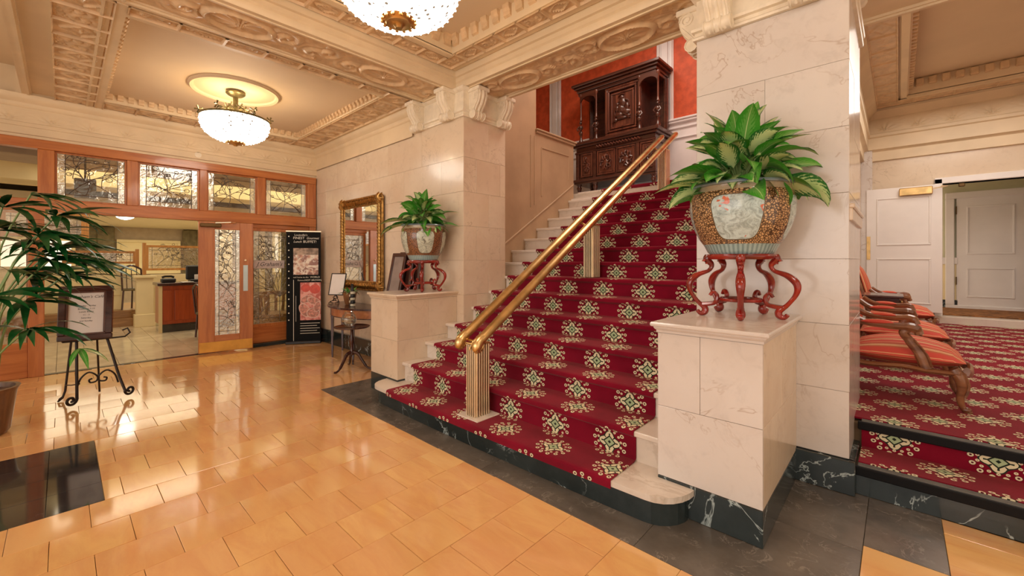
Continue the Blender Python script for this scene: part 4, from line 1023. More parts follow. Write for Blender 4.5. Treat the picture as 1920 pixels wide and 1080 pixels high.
# fixed sidelight right of the door leaf
o = MB(); frame4(o, 2.19, 3.14, .34, 2.06, .05, lambda mb, a_, b_, c_, d_, e, f: mb.bbox(e, f, a_, b_, c_, d_, .003), -8.22, -8.16)
o = struct('window_5', o, OAK)
leaded(2.24, 3.09, .39, 2.01, 'tree', 5, o, glass=TEXG)
oak(2.17, 3.16, 0, .06, -8.24, -8.10, 'threshold_strip', DARKM); oak(2.19, 3.14, .06, .34, -8.22, -8.16, 'bottom_panel')
GREYP = plain('frosted_name_panel', (.66, .56, .54), .4, 0, .05)
MB().bbox(-8.186, -8.180, 2.25, 2.74, 1.36, 1.50, .002).build('name_panel', GREYP, o)
text("J.Graham's", .105, BLACK, Matrix.Translation((-8.1795, 2.495, 1.43)) @ Matrix.Rotation(pi / 2, 4, 'Z') @ TM, o, shear=.4, sx=.9)
# door leaf, slightly ajar
HY, A0 = 1.46, radians(-14)
dl = sempty('door_1'); dl.location = (-8.13, HY, 0)
W_ = .74; DM = Matrix.Translation((0, 0, 0)) @ Matrix.Rotation(pi / 2 + radians(-9), 4, 'Z')   # local x along leaf, -y towards the lobby
def dbox(u0, u1, v0, v1, d0, d1, nm, mt, par=None, b=.004):
    return MB().bbox(u0, u1, d0, d1, v0, v1, b, DM).build(nm, mt, par or dl)
dbox(0, .215, .02, 2.12, -.03, .03, 'stile', OAK); dbox(.55, W_, .02, 2.12, -.03, .03, 'stile', OAK)
dbox(.215, .55, 2.0, 2.12, -.03, .03, 'top_rail', OAKH); dbox(.215, .55, .02, .29, -.03, .03, 'bottom_rail', OAKH)
BRONZE = plain('brass_kick_plate', (.70, .36, .08), .3, .9, .1, 5)
dbox(.01, W_ - .01, .03, .19, -.036, -.030, 'kick_plate', BRONZE, None, .001)
for s_ in ((.195, .215, .29, 2.0), (.55, .57, .29, 2.0)): dbox(*s_, -.035, .035, 'glazing_bead', OAK, None, .004)
fl_ = lambda u, d, v: tuple((DM @ Vector((u + .215, -d, v + .29))) )
leaded(0, .335, 0, 1.71, 'v', 31, dl, flip=fl_, glass=TEXG)
SS = plain('satin_steel', (.52, .60, .62), .3, .9, .05)
dbox(.60, .665, .99, 1.42, -.036, -.030, 'push_plate', SS, None, .001)
MB().ball(tuple(DM @ Vector((.63, -.04, 1.50))), .022, 12, 8).build('lock_knob', BRASSP, dl, True)
# door closer
m = MB().bbox(.02, .30, -.10, -.04, 2.03, 2.09, .01, DM); c = m.build('door_closer', BRASSD, dl)
m = MB(); m.tube([DM @ Vector((.22, -.08, 2.10)), DM @ Vector((.42, -.14, 2.115)), DM @ Vector((.50, -.03, 2.115))], .011, 6); m.build('closer_arm', BRASSP, dl, True)
text('HOURS', .04, PW, DM @ Matrix.Translation((.27, -.012, 1.68)) @ TM, dl)
for i, s_ in enumerate(('Breakfast', '6:30 - 11', 'Lunch', '11 - 2', 'Dinner', '5 - 10', 'Daily')): text(s_, .036, PW, DM @ Matrix.Translation((.27, -.012, 1.62 - .055 * i)) @ TM, dl)
# second door leaf opened inward at the far left
struct('door_2', MB().bbox(-9.0, -8.25, -.32, -.26, .02, 2.12, .005), OAK)
# ------------------------------------------------------------------ dining room behind
DT = plain('dining_floor_tile', (.86, .72, .50), .18, 0, .12, 3, 0, 40, .3, .12)
fd = struct('floor_dining', MB().box(-20.5, -8.17, -6, 9, -.08, -.012), GROUT)
cnt = 0
for i in range(0, 9):
    for j in range(-3, 9):
        x1 = -8.36 - i * .62 if i else -8.26; x0 = -8.36 - (i + 1) * .62; y0 = -.68 + j * .31 + (0)
        if j % 1: continue
        MB().bbox(x0 + .002, (-8.26 if i == 0 else -8.36 - i * .62) - .002, y0 + .002, y0 + .308, -.02, 0, .001).build('floor_tile', DT, fd)
MB().bbox(-20.4, -13.95, -6, 9, -.02, -.001, .001).build('floor_slab', DT, fd); MB().box(-13.95, -8.26, 2.1, 9, -.02, -.001).build('floor_slab', DT, fd); MB().box(-13.95, -8.26, -6, -1.6, -.02, -.001).build('floor_slab', DT, fd)
struct('door_sill', MB().bbox(-8.26, -8.165, -.3, 2.2, -.02, .004, .002), DARKM)
YEL = plain('dining_ceiling_cream', (.74, .63, .42), .6, 0, .03); OLIVE = plain('dining_olive_drape', (.20, .16, .08), .7, 0, .2, 6)
GRB = plain('dining_brown_soffit', (.46, .36, .25), .6, 0, .05)
struct('wall_dining_front', MB().box(-8.34, -8.17, 3.3, 9, 0, 3.9).box(-8.34, -8.25, -6, 3.3, 3.06, 3.9), YEL)
struct('ceiling_dining', MB().box(-20.5, -8.34, -6, 9, 3.45, 3.6), YEL)
struct('wall_dining_far', MB().box(-20.6, -20.4, -6, 9, 0, 3.6), GRB)
struct('wall_dining_right', MB().box(-20.5, -8.34, 5.6, 5.8, 0, 3.6), CREAMP)
for (x0, x1, z) in ((-10.2, -9.4, 3.05), (-12.8, -11.9, 3.0), ): struct('ceiling_beam_dining', MB().bbox(x0, x1, -6, 5.6, z, 3.45, .01), GRB if x0 > -11 else CREAMP)
struct('ceiling_dropped', MB().bbox(-20.4, -13.3, -6, 5.6, 2.70, 2.95, .01), YEL)
# windows with pale frames on the right hand wall of the dining room
WLIT = emit('daylight_window', (1, .97, .88), .7)
for k in range(4):
    x = -12.5 - k * 1.75
    o = MB(); frame4(o, x, x + 1.3, .95, 2.6, .10, lambda mb, a_, b_, c_, d_, e, f: mb.bbox(a_, b_, e, f, c_, d_, .01), 5.50, 5.6)
    o.bbox(x + .62, x + .68, 5.52, 5.58, 1.05, 2.5, .004); o = struct('window_%d' % (6 + k), o, CREAMP); MB().box(x + .1, x + 1.2, 5.575, 5.585, 1.05, 2.5).build('pane', WLIT, o)
    MB().bbox(x - .35, x - .06, 5.35, 5.55, .3, 2.85, .04).build('drape', OLIVE, o)
# far wall windows/board
for k, (y0, y1) in enumerate(((-1.4, .3), (1.3, 3.1))):
    o = MB(); frame4(o, y0, y1, 1.0, 2.25, .10, lambda mb, a_, b_, c_, d_, e, f: mb.bbox(e, f, a_, b_, c_, d_, .01), -20.4, -20.3); o = struct('window_%d' % (10 + k), o, CREAMP)
    MB().box(-20.38, -20.36, y0 + .1, y1 - .1, 1.1, 2.15).build('pane', CREAMP if k else WLIT, o)
    for yy in (y0 - .5, y1 + .05): MB().bbox(-20.35, -20.2, yy, yy + .45, .3, 2.68, .03).build('drape', OLIVE, o)
for y in (3.6, ): struct('column_dining', MB().bbox(-17.3, -16.9, y, y + .4, 0, 3.45, .02).bbox(-17.36, -16.84, y - .06, y + .46, 0, .25, .02).bbox(-17.36, -16.84, y - .06, y + .46, 2.5, 2.7, .02), CREAMP)
# host counter
t = thing('host_counter', 'red-brown panelled host counter with dark base in the dining room', 'counter', (-11.15, 1.34, 0))
CH = wood('cherry_panel', (.46, .085, .02), (.33, .055, .012), .3)
MB().bbox(-.62, -.02, .03, 1.35, 0, .17, .004).build('plinth', BLACKT, t); MB().bbox(-.62, 0, .02, 1.36, .17, .97, .004).build('carcass', CH, t)
MB().bbox(-.66, .04, -.02, 1.42, .97, 1.03, .008).build('counter_top', MAHOG, t)
for (a, b) in ((.06, .22), (.26, .86), (.90, 1.30)): MB().bbox(0, .014, a, b, .24, .88, .008).build('raised_panel', CH, t)
MB().bbox(0, .022, .0, .06, .0, .97, .004).build('corner_post', CREAMP, t)
t = thing('register', 'black point-of-sale screen standing on the host counter', 'register', (-11.35, 2.02, 1.03), radians(0))
MB().bbox(-.14, .14, -.14, .14, 0, .06, .01).build('base', BLACK, t); m = MB().bbox(-.05, .05, -.20, .20, .05, .36, .02); m.build('screen', BLACK, t)
MB().bbox(.052, .09, -.06, .06, .02, .16, .006).build('receipt_slot', PAPER, t)
t = thing('telephone', 'black telephone on the left end of the host counter', 'telephone', (-11.35, 1.52, 1.03))
MB().bbox(-.09, .11, -.12, .12, 0, .09, .02).build('body', BLACK, t); MB().tube([(0, -.10, .11), (0, -.05, .13), (0, .05, .13), (0, .10, .11)], .022, 8).build('handset', BLACK, t, True)
tag(MB().bbox(-11.3, -11.08, 1.72, 1.92, 1.031, 1.04, .002).build('menu_card', PAPER), 'flat pale menu lying on the host counter', 'menu')
# cream end post and half walls
struct('wall_half_1', MB().bbox(-12.7, -12.5, 1.12, 1.42, 0, 1.10, .006).bbox(-12.75, -12.45, 1.07, 1.47, 1.10, 1.16, .01).bbox(-12.73, -12.47, 1.09, 1.45, 0, .28, .008), CREAMP)
struct('wall_half_2', MB().bbox(-13.6, -13.45, -2.2, .95, .34, 1.32, .006).bbox(-13.65, -13.40, -2.25, 1.0, 1.32, 1.37, .008).bbox(-13.45, -13.44, -2.2, .95, .84, .86, .003).bbox(-13.45, -13.43, -2.2, .95, .68, .70, .003), CREAMP)
WST = wood('wooden_step', (.42, .22, .08), (.25, .12, .04), .35, 5, 1)
s_ = sempty('dining_steps')
for k in range(2): MB().bbox(-13.6 + .0, -12.85 - .32 * k, -2.0, 1.10, .17 * k, .17 * (k + 1), .008).build('step', WST, s_)
# leaded partition screens on the half walls
SOAK = wood('golden_oak', (.62, .30, .09), (.45, .19, .05), .3, 5, 2)
def screen(nm, x, y0, y1, z0, z1, lab, rnd, parts=2):
    t = thing(nm, lab, 'screen', (x, y0, z0), 0, 'oak framed leaded glass screens in the dining room'); m = MB(); w = y1 - y0; h = z1 - z0
    frame4(m, 0, w, 0, h, .05, lambda mb, a_, b_, c_, d_, e, f: mb.bbox(e, f, a_, b_, c_, d_, .004), -.025, .025)
    m.bbox(-.03, .03, -.06, .01, -.1, h + .05, .005).bbox(-.03, .03, w - .01, w + .06, -.1, h + .05, .005); f_ = m.build('frame', SOAK, t)
    leaded(0, w - .1, 0, h - .1, 'h', rnd, t, dens=1, bev=False, glass=TEXG, flip=lambda u, d, v: (d, .05 + u, .05 + v))
    return t
screen('glass_screen', -13.0, 1.33, 2.45, 1.26, 1.86, 'oak framed leaded glass screen above the host counter', 71)
screen('glass_screen', -13.5, .05, 1.20, 1.42, 1.72, 'long low leaded glass screen on the cream half wall', 77)
screen('glass_screen', -11.9, -.75, .30, 1.95, 2.42, 'high oak framed leaded panel seen behind the palm', 79)
struct('wall_half_3', MB().box(-13.1, -12.9, 1.42, 3.8, 0, 1.16), CREAMP)
# chairs seen beside the half wall
def dchair(x, y, rz, lab, z=0):
    t = thing('dining_chair', lab, 'chair', (x, y, z), rz, 'dark dining room chairs')
    MB().bbox(-.21, .21, -.21, .21, .44, .50, .02).build('seat', OLIVE, t)
    for sx in (-1, 1):
        for sy in (-1, 1): MB().tube([(sx * .18, sy * .18, .44), (sx * .2, sy * .2, 0)], .018, 6).build('leg', MAHOG, t)
    m = MB()
    for sy in (-1, 1): m.tube([(-.20, sy * .19, .45), (-.25, sy * .19, .95)], .018, 6)
    m.tube(curve([(-.25, -.19, .95), (-.26, 0, 1.04), (-.25, .19, .95)], 5), .022, 6)
    for q in (-.1, 0, .1): m.tube([(-.21, q, .5), (-.25, q, .98)], .009, 5)
    m.build('backrest', MAHOG, t, True)
dchair(-13.42, 1.22, radians(150), 'dark spindle-back dining chair beside the cream post', .34)
MB().box(-15.5, -13.19, -2.2, 1.9, 0, .338).build('platform', WST, s_)
dchair(-15.2, 2.6, radians(40), 'dark dining chair far behind the counter screen')
# pendant bowl and chandelier in the dining room
LITB = emit('lit_bowl', (1, .95, .82), 9.0)
t = thing('pendant_bowl', 'small glowing bowl light in the dining room ceiling', 'ceiling light', (-14.0, 1.05, 2.50))
MB().lathe([(.001, .0), (.08, .015), (.15, .05), (.185, .09), (.19, .12), (.001, .12)], 28).build('glass_bowl', LITB, t, True); MB().lathe([(.19, .11), (.20, .12), (.19, .135), (.02, .14), (.015, .20)], 28).build('metal_rim', BRASSD, t, True)
t = thing('loudspeaker', 'small black loudspeaker hanging behind the first transom pane', 'loudspeaker', (-9.3, .24, 2.47))
MB().bbox(-.11, .11, -.12, .12, 0, .29, .01).build('cabinet', BLACK, t); MB().tube([(0, 0, .28), (0, 0, .98)], .015, 6).build('bracket', BLACK, t)
t = thing('hanging_ornament', 'cluster of coloured glass leaves hanging from the dining room ceiling', 'ornament', (-12.3, 1.45, 2.62))
random.seed(2); GC = [plain('red_glass', (.6, .05, .03), .1), plain('clear_leafglass', (.6, .6, .65), .1), plain('amber_leafglass', (.5, .25, .1), .1)]
for k in range(30):
    c = (random.uniform(-.15, .15), random.uniform(-.35, .85), random.uniform(-.18, .16)); MB().ball(c, random.uniform(.03, .07), 6, 4, (1, .4, .7)).build('glass_leaf', GC[k % 3], t)
MB().tube([(0, -.35, .15), (0, .2, .5), (0, .8, .15)], .008, 5).build('wire', LEAD, t)
# buffet furniture seen through the sidelight
t = thing('wicker_armchair', 'tan wicker tub chair seen through the leaded sidelight', 'chair', (-9.5, 3.0, 0))
WK = plain('tan_wicker', (.52, .32, .12), .6, 0, .2, 20, .5, 60)
MB().lathe([(.30, .0), (.34, .2), (.40, .42), (.001, .42)], 24).build('seat_shell', WK, t, True)
m = MB(); 
for i in range(15): a = radians(40 + i * 20); m.tube([(.38 * cos(a), .38 * sin(a), .40), (.44 * cos(a), .44 * sin(a), .80)], .03, 6)
m.build('back_staves', WK, t, True); MB().tube([(.45 * cos(radians(40 + i * 20)), .45 * sin(radians(40 + i * 20)), .80) for i in range(15)], .04, 8).build('back_roll', WK, t, True)
dchair(-9.9, 2.0, radians(100), 'dark carved chair seen through the glass of the door')
# ------------------------------------------------------------------ carved court cabinet on the landing (front plane y = 6.95)
cb = thing('court_cabinet', 'tall carved dark wood cabinet on the landing at the top of the stairs', 'cabinet', (-3.91, 7.25, 2.738))
CX0, CX1, CY, CZ = -4.77, -3.04, 6.95, 2.738
def cw(m, nm, mt=CABW, par=None, smooth=False):
    o = m.build(nm, mt, par or cb, smooth)
    o.location = -cb.location if par is None else (0, 0, 0)
    return o
m = MB().bbox(CX0 + .06, CX1 - .06, CY + .04, 7.52, 3.08, 3.62, .01); lower = cw(m, 'lower_case')
for (a, b, z0, z1, o_) in ((0, 0, 3.60, 3.64, .02), (0, 0, 3.64, 3.72, .0), (0, 0, 3.72, 3.76, .05), (0, 0, 3.76, 3.82, .09)):
    cw(MB().bbox(CX0 + .05 - o_, CX1 - .05 + o_, CY + .03 - o_, 7.55, z0, z1, .008), 'ledge_moulding')
for (z0, z1, o_) in ((3.00, 3.04, .03), (3.04, 3.09, .05)): cw(MB().bbox(CX0 + .04 - o_ * .5, CX1 - .04 + o_ * .5, CY + .02 - o_, 7.54, z0, z1, .006), 'base_moulding')
def medallion(cx, cz, w, h, y, seed, n=9):
    random.seed(seed); m = MB()
    m.ball((cx, y, cz - h * .05), w * .22, 12, 8, (1, .5, 1.3))
    for k in range(n):
        a = pi * 2 * k / n; r = random.uniform(.25, .45)
        m.tube(curve([(cx + w * .2 * cos(a), y - .012, cz + h * .2 * sin(a)), (cx + w * r * cos(a + .3), y - .03, cz + h * r * sin(a + .3)), (cx + w * .46 * cos(a + .1), y - .008, cz + h * .46 * sin(a + .1)), (cx + w * .36 * cos(a - .3), y - .012, cz + h * .36 * sin(a - .3))], 3), w * .055, 5)
    return m
def cpanel(x0, x1, z0, z1, y, kind, seed, nm='panel', dep=.03, bw=.035):
    m = MB()
    for i, (q, d) in enumerate(((0, .0), (bw, -.012))):
        frame4(m, x0 + q, x1 - q, z0 + q, z1 - q, bw * .8, lambda mb, a, b, c, d_, e, f: mb.bbox(a, b, e, f, c, d_, .005), y - dep - d, y)
    o = cw(m, nm, CABC)
    cw(MB().box(x0 + bw, x1 - bw, y - .012, y, z0 + bw, z1 - bw), 'panel_field', CABC, o)
    w, h = x1 - x0 - 2 * bw, z1 - z0 - 2 * bw
    cw(medallion((x0 + x1) / 2, (z0 + z1) / 2, w * .85, h * .8, y - .016, seed), 'carved_relief', CABC, o, True)
yf = CY + .04
cpanel(-4.60, -4.34, 3.13, 3.59, yf, 0, 1, 'door_panel'); cpanel(-4.24, -3.86, 3.13, 3.59, yf, 0, 2, 'door_panel'); cpanel(-3.83, -3.44, 3.13, 3.59, yf, 0, 3, 'door_panel'); cpanel(-3.36, -3.09, 3.13, 3.59, yf, 0, 4, 'door_panel')
for x in (-4.68, -4.29, -3.40, -3.10): cw(MB().bbox(x - .03, x + .03, CY - .0, yf, 3.09, 3.60, .006), 'pilaster_strip')
m = MB()
for i in range(15): x = -4.25 + i * .06; m.tube([(x, CY - .0, 3.66), (x + .03, CY - .03, 3.69), (x + .06, CY - .0, 3.66)], .014, 5)
cw(m, 'carved_drawer_swag', CABC, None, True)
# legs and low shelf
for i, (x, y) in enumerate(((-4.66, 7.0), (-4.29, 7.0), (-3.52, 7.0), (-3.12, 7.0), (-4.66, 7.48), (-3.12, 7.48))):
    cw(MB().lathe([(.045, 0), (.05, .02), (.03, .05), (.022, .09), (.04, .15), (.052, .19), (.035, .225), (.05, .25), (.055, .27)], 14, (x, y, 2.738)), 'turned_leg', CABW, None, True)
cw(MB().bbox(CX0 + .08, CX1 - .08, 7.05, 7.5, 2.80, 2.83, .005), 'low_shelf')
# upper stage
cw(MB().bbox(-4.13, -3.40, 7.10, 7.52, 3.82, 4.80, .008), 'upper_case')
cw(MB().bbox(-4.70, -3.08, 7.46, 7.54, 3.82, 4.80, .005), 'back_board', MAHOG)
m = MB(); y = 7.09
frame4(m, -4.12, -3.41, 3.86, 4.78, .05, lambda mb, a, b, c, d_, e, f: mb.bbox(a, b, e, f, c, d_, .008), y - .03, y)
frame4(m, -4.06, -3.47, 3.92, 4.72, .035, lambda mb, a, b, c, d_, e, f: mb.bbox(a, b, e, f, c, d_, .008), y - .045, y)
frame4(m, -4.00, -3.53, 3.98, 4.65, .03, lambda mb, a, b, c, d_, e, f: mb.bbox(a, b, e, f, c, d_, .006), y - .03, y)
d_ = cw(m, 'cupboard_door', CABC); cw(MB().box(-3.98, -3.55, y - .012, y, 4.0, 4.63), 'panel_field', CABC, d_)
# relief group: two seated figures with drapery, cut in low relief
m = MB()
for (cx, cz, rx, rz) in ((-3.77, 4.53, .045, .05), (-3.76, 4.43, .07, .10), (-3.80, 4.33, .08, .08), (-3.70, 4.25, .10, .06), (-3.83, 4.22, .09, .05), (-3.86, 4.42, .035, .04), (-3.87, 4.34, .05, .06), (-3.66, 4.34, .04, .09), (-3.78, 4.15, .13, .035), (-3.90, 4.13, .05, .04), (-3.64, 4.17, .05, .03)):
    m.ball((cx, y - .015, cz), 1, 10, 6, (rx, .035, rz)) if 0 else m.lathe([(max(sin(pi * k / 6), 1e-4), -cos(pi * k / 6)) for k in range(7)], 10, (0, 0, 0), Matrix.Translation((cx, y - .015, cz)) @ Matrix.Diagonal((rx, .035, rz, 1)))
for P in ([(-3.82, 4.47), (-3.88, 4.40), (-3.92, 4.30), (-3.90, 4.2)], [(-3.70, 4.48), (-3.64, 4.44), (-3.62, 4.34)], [(-3.78, 4.3), (-3.70, 4.2), (-3.6, 4.12)], [(-3.85, 4.3), (-3.92, 4.16), (-3.95, 4.10)], [(-3.72, 4.58), (-3.78, 4.60), (-3.84, 4.56)]):
    m.tube(curve([(a, y - .03, b) for a, b in P], 4), .016, 6)
cw(m, 'figure_relief', CABW, d_, True)
# cornice and frieze
for (z0, z1, o_) in ((4.78, 4.84, -.02), (4.84, 4.90, .0), (4.90, 4.94, .04), (4.94, 4.99, .08)): cw(MB().bbox(CX0 + .04 - o_, CX1 - .04 + o_, CY + .06 - o_, 7.55, z0, z1, .007), 'cornice')
for (xa, xb) in ((-4.65, -4.29), (-3.40, -3.05)):                      # arched aprons between the columns
    P = [(xa, 4.80), (xb, 4.80), (xb, 4.62)] + [(xb - .02 - (xb - xa - .04) * (.5 - .5 * cos(pi * i / 10)), 4.63 + .10 * sin(pi * i / 10)) for i in range(11)] + [(xa, 4.62)]
    m = MB().prism([(a, b) for a, b in P], -.015, .015, Matrix.Translation((0, 7.02, 0)) @ Matrix.Rotation(pi / 2, 4, 'X')); cw(m, 'arched_apron', CABW)
for x in (-4.64, -4.29, -3.40, -3.06):
    m = MB().lathe([(.030, 4.80), (.034, 4.76), (.020, 4.73), (.016, 4.70), (.017, 4.35), (.022, 4.30), (.030, 4.28), (.018, 4.26)][::-1], 12, (x, 7.03, 0)); c = cw(m, 'turned_column', CABC, None, True)
    m = MB().lathe([(.045, 3.82), (.048, 3.86), (.028, 3.90), (.022, 3.96), (.032, 4.02)], 12, (x, 7.03, 0))
    m.ball((x, 7.02, 4.23), .030, 10, 8); m.ball((x, 7.02, 4.13), .045, 10, 8, (.9, .8, 1.3)); m.ball((x, 7.02, 4.03), .042, 10, 8, (1, .8, 1.2))
    for s__ in (-1, 1): m.tube([(x + s__ * .03, 7.01, 4.17), (x + s__ * .065, 6.99, 4.11), (x + s__ * .03, 6.97, 4.07)], .013, 6)
    cw(m, 'carved_figure', CABW, c, True)
for x in (-4.66, -3.10): cw(MB().bbox(x - .04, x + .04, 7.42, 7.50, 3.82, 4.8, .008).bbox(x - .02, x + .02, 7.40, 7.50, 3.82, 4.8, .008), 'rear_pilaster')
# ------------------------------------------------------------------ chandeliers
def crystal_mat():
    t = NT('lit_crystal'); v = t.obj(); vo = t.node('ShaderNodeTexVoronoi'); t.L(v, vo.inputs['Vector']); vo.inputs['Scale'].default_value = 22
    k = t.step(vo.outputs['Distance'], .24, .28); gate = t.ma('GREATER_THAN', t.noise(v, 9, 2), .40)
    c = t.mix(t.ma('MULTIPLY', t.ma('SUBTRACT', 1, k), gate), (1, .93, .82), (.035, .026, .018))
    t.put(t.b.inputs['Base Color'], c); t.put(t.b.inputs['Emission Color'], c); t.b.inputs['Emission Strength'].default_value = 8.5
    MATS['lit_crystal'] = t.m; return t.m
CRY = crystal_mat()
PB = plain('patinated_bronze', (.22, .18, .08), .4, .7, .2, 20)
CGLASS = glassy('crystal_drop', (.95, .95, .92), .3, .02)
def chandelier(loc, zc, lab):
    t = thing('chandelier', lab, 'chandelier', loc, 0, 'crystal bowl chandeliers of the lobby'); R = .385; h = .30
    prof = [(.001, 0), (.10, .004), (.19, .022), (.265, .055), (.325, .10), (.36, .155), (.378, .21), (.383, .26), (.38, .295), (.36, .285)]
    m = MB().lathe(prof, 56); m.build('crystal_bowl', CRY, t, True)
    m = MB().lathe([(.355, .292), (.388, .285), (.394, .298), (.388, .31), (.36, .308)], 56); rm = m.build('rim', PB, t, True)
    m = MB()                                                          # cut crystal studs over the bowl
    for k in range(7):
        z, r = ((.012, .15), (.03, .215), (.06, .272), (.10, .328), (.15, .362), (.20, .38), (.25, .386))[k]; n = int(12 + r * 60)
        for i in range(n):
            a = 2 * pi * (i + .5 * (k % 2)) / n; m.ball((r * cos(a), r * sin(a), z), .007, 6, 4)
    o = m.build('crystal_beads', CRY, t, True); o['kind'] = 'stuff'
    m = MB().lathe([(.001, -.045), (.02, -.045), (.03, -.03), (.045, -.022), (.075, -.02), (.085, -.008), (.10, -.004), (.11, .004), (.08, .01)], 28)
    for i in range(14): a = 2 * pi * i / 14; m.ball((.10 * cos(a), .10 * sin(a), -.004), .014, 6, 4)
    m.build('bottom_boss', BRASS, t, True)
    m = MB().lathe([(.03, .32), (.05, .34), (.03, .37), (.025, .40), (.03, zc - .06 - loc[2]), (.08, zc - .045 - loc[2]), (.11, zc - .02 - loc[2]), (.11, zc - loc[2])], 20); m.build('stem_and_canopy', PB, t, True)
    for i in range(6):
        a = 2 * pi * i / 6 + .3; M = Matrix.Rotation(a, 4, 'Z')
        m = MB().tube([M @ Vector(p) for p in curve([(.03, 0, .36), (.10, 0, .43), (.17, 0, .40), (.22, 0, .34), (.30, 0, .37), (.385, 0, .31)], 4)], .009, 6)
        for (x, z) in ((.10, .45), (.385, .36)):
            for q in range(5): b = q * 1.2566; m.tube([M @ Vector((x, 0, z)), M @ Vector((x + .045 * cos(b), .03 * sin(b * 2), z + .045 * sin(b)))], [.005, .011], 5)
        m.build('arm', PB, t, True)
        m = MB()
        for q in range(3): m.ball(tuple(M @ Vector((.36 - .08 * q, 0, .33 + .01 * q))), .016, 6, 5, (1, 1, 1.5))
        m.build('crystal_drops', CGLASS, t, True)
    for i in range(3):
        a = 2 * pi * i / 3 + .5; l = bpy.data.lights.new('lamp_bulb', 'POINT'); l.energy = 9; l.color = WARM; l.shadow_soft_size = .05
        b = bpy.data.objects.new('lamp_bulb', l); COL.objects.link(b); b.location = (.17 * cos(a), .17 * sin(a), .36); b.parent = t
    return t
chandelier((-6.32, 1.53, 3.03), 3.68, 'glowing crystal bowl chandelier over the glass storefront at left')
chandelier((-2.285, 1.426, 2.99), 3.98, 'large glowing crystal bowl chandelier cut by the top edge')
chandelier((.9, 1.79, 3.30), 3.93, 'unseen crystal bowl chandelier added outside the frame to the right');  # out of view, added for the light it gives
for o in [o for o in bpy.data.objects if o.name.startswith('chandelier')][-1:]: pass
# ceiling glints: small smoke detector near bay corner
tag(MB().lathe([(.045, 0), (.04, .03), (.001, .03)], 16, (0, 0, 0), Matrix.Translation((-8.13, 1.46, 3.17)) @ Matrix.Rotation(-pi / 2, 4, 'Y')).build('smoke_detector', SCROLLM, None, True), 'small round detector on the plaster wall above the storefront', 'detector')
# ------------------------------------------------------------------ side room on the right, two steps up
sr = struct('floor_side_room', MB().box(-.56, 3.4, 3.86, 10.72, 0, .345).box(-.2, 3.4, 3.53, 3.9, 0, .165), GROUT)
RUB = plain('black_rubber_nosing', (.006, .006, .007), .6, 0, .05, 10, spec=.2); RUBG = plain('grey_rubber_tread', (.16, .15, .13), .6, 0, .1, 20)
MB().bbox(-.21, 3.4, 3.47, 3.55, 0, .13, .003).build('marble_riser', DARKM, sr)
for (y, z) in ((3.46, .18), (3.83, .36)):
    MB().bbox(-.21, 3.4, y - .012, y + .02, z - .052, z + .004, .006).build('step_nosing', RUB, sr)
    m = MB().bbox(-.19, 3.4, y + .01, y + .065, z - .01, z + .006, .002)
    for k in range(4): m.box(-.19, 3.4, y + .014 + k * .013, y + .019 + k * .013, z + .005, z + .0085)
    m.build('nosing_tread', RUBG, sr)
def flat_carpet():
    mb = MB(); uv = []; P = [(3.52, .182, 0), (3.84, .182, .32), (3.845, .19, .33), (3.845, .312, .452)]
    for (x0, x1, L) in ((-.19, 3.4, P), (-.55, 3.4, [(3.89, .362, .10), (10.72, .362, 6.93)])):
        o = len(mb.v)
        for (y, z, v) in L:
            for x in (x0, x1): mb.v.append((x, y, z)); uv.append((x + .02 + 40 * .463, v + .055 if len(L) == 4 else v - .15))
        for j in range(len(L) - 1): mb.f.append((o + 2 * j, o + 2 * j + 1, o + 2 * j + 3, o + 2 * j + 2))
    o = mb.build('room_carpet', CARPETF, None, uv=uv); md = o.modifiers.new('thick', 'SOLIDIFY'); md.thickness = .012; md.offset = 1
    return tag(o, 'red medallion carpet covering the raised side room at right', 'carpet')
flat_carpet()
struct('wall_room_left', MB().box(-.56, -.54, 4.45, 10.8, .3, 4.9), CREAM)
far = struct('wall_room_far', MB().box(-.8, .585, 10.8, 11.0, .3, 4.9).box(.585, 1.75, 10.8, 11.0, 2.88, 4.9).box(1.75, 3.6, 10.8, 11.0, .3, 4.9), CREAM)
MB().bbox(-.54, -.37, 10.66, 10.8, .36, 3.62, .004).build('stone_pilaster', PALE, far)
struct('wall_room_right', MB().box(3.4, 3.6, 3.4, 13.0, 0, 4.9), CREAM)
m = MB()
PR = [(0, 3.42), (.05, 3.43), (.05, 3.60), (.07, 3.62), (.11, 3.64), (.11, 3.86), (.14, 3.88), (.14, 3.93), (.12, 3.95), (.12, 4.22), (.15, 4.25), (.19, 4.30), (.24, 4.34), (.24, 4.38)]
m.sweep(PR, [(-.54, 4.9), (-.54, 10.8), (3.4, 10.8)]); struct('trim_8', m, PLASTER, None, True)
MB().relief((-.42, 10.678, 3.965), (1, 0, 0), (0, 0, 1), (0, -1, 0), 3.8, .24, leafrow(.45, .022, .24), 380, 22).build('palmette_frieze', PLASTER, far, True)
# its ceiling
def rpart(nm, mb, mt=PLASTER, sm=False): return mb.build(nm, mt, ce, sm)
rpart('ceiling_panel', MB().box(-.6, 3.5, 4.9, 10.85, 4.66, 4.8), FLATCEIL)
X0, Y1 = -.30, 10.56
rpart('band_backing', MB().box(X0 - .3, .13, 4.9, Y1 + .3, 4.40, 4.7)); rpart('band_backing', MB().box(.13, 3.4, 10.10, Y1 + .3, 4.40, 4.7)); rpart('band_backing', MB().box(.13, 3.4, 4.9, 5.5, 4.40, 4.7))
rpart('carved_band', MB().relief((X0, 5.2, 4.385), (0, 1, 0), (1, 0, 0), (0, 0, 1), 5.1, .30, boxes(.5, .018, .30), 400, 26), GILT, True)
rpart('carved_band', MB().relief((X0, 10.20, 4.385), (1, 0, 0), (0, 1, 0), (0, 0, 1), 3.6, .30, boxes(.5, .018, .30), 300, 26), GILT, True)
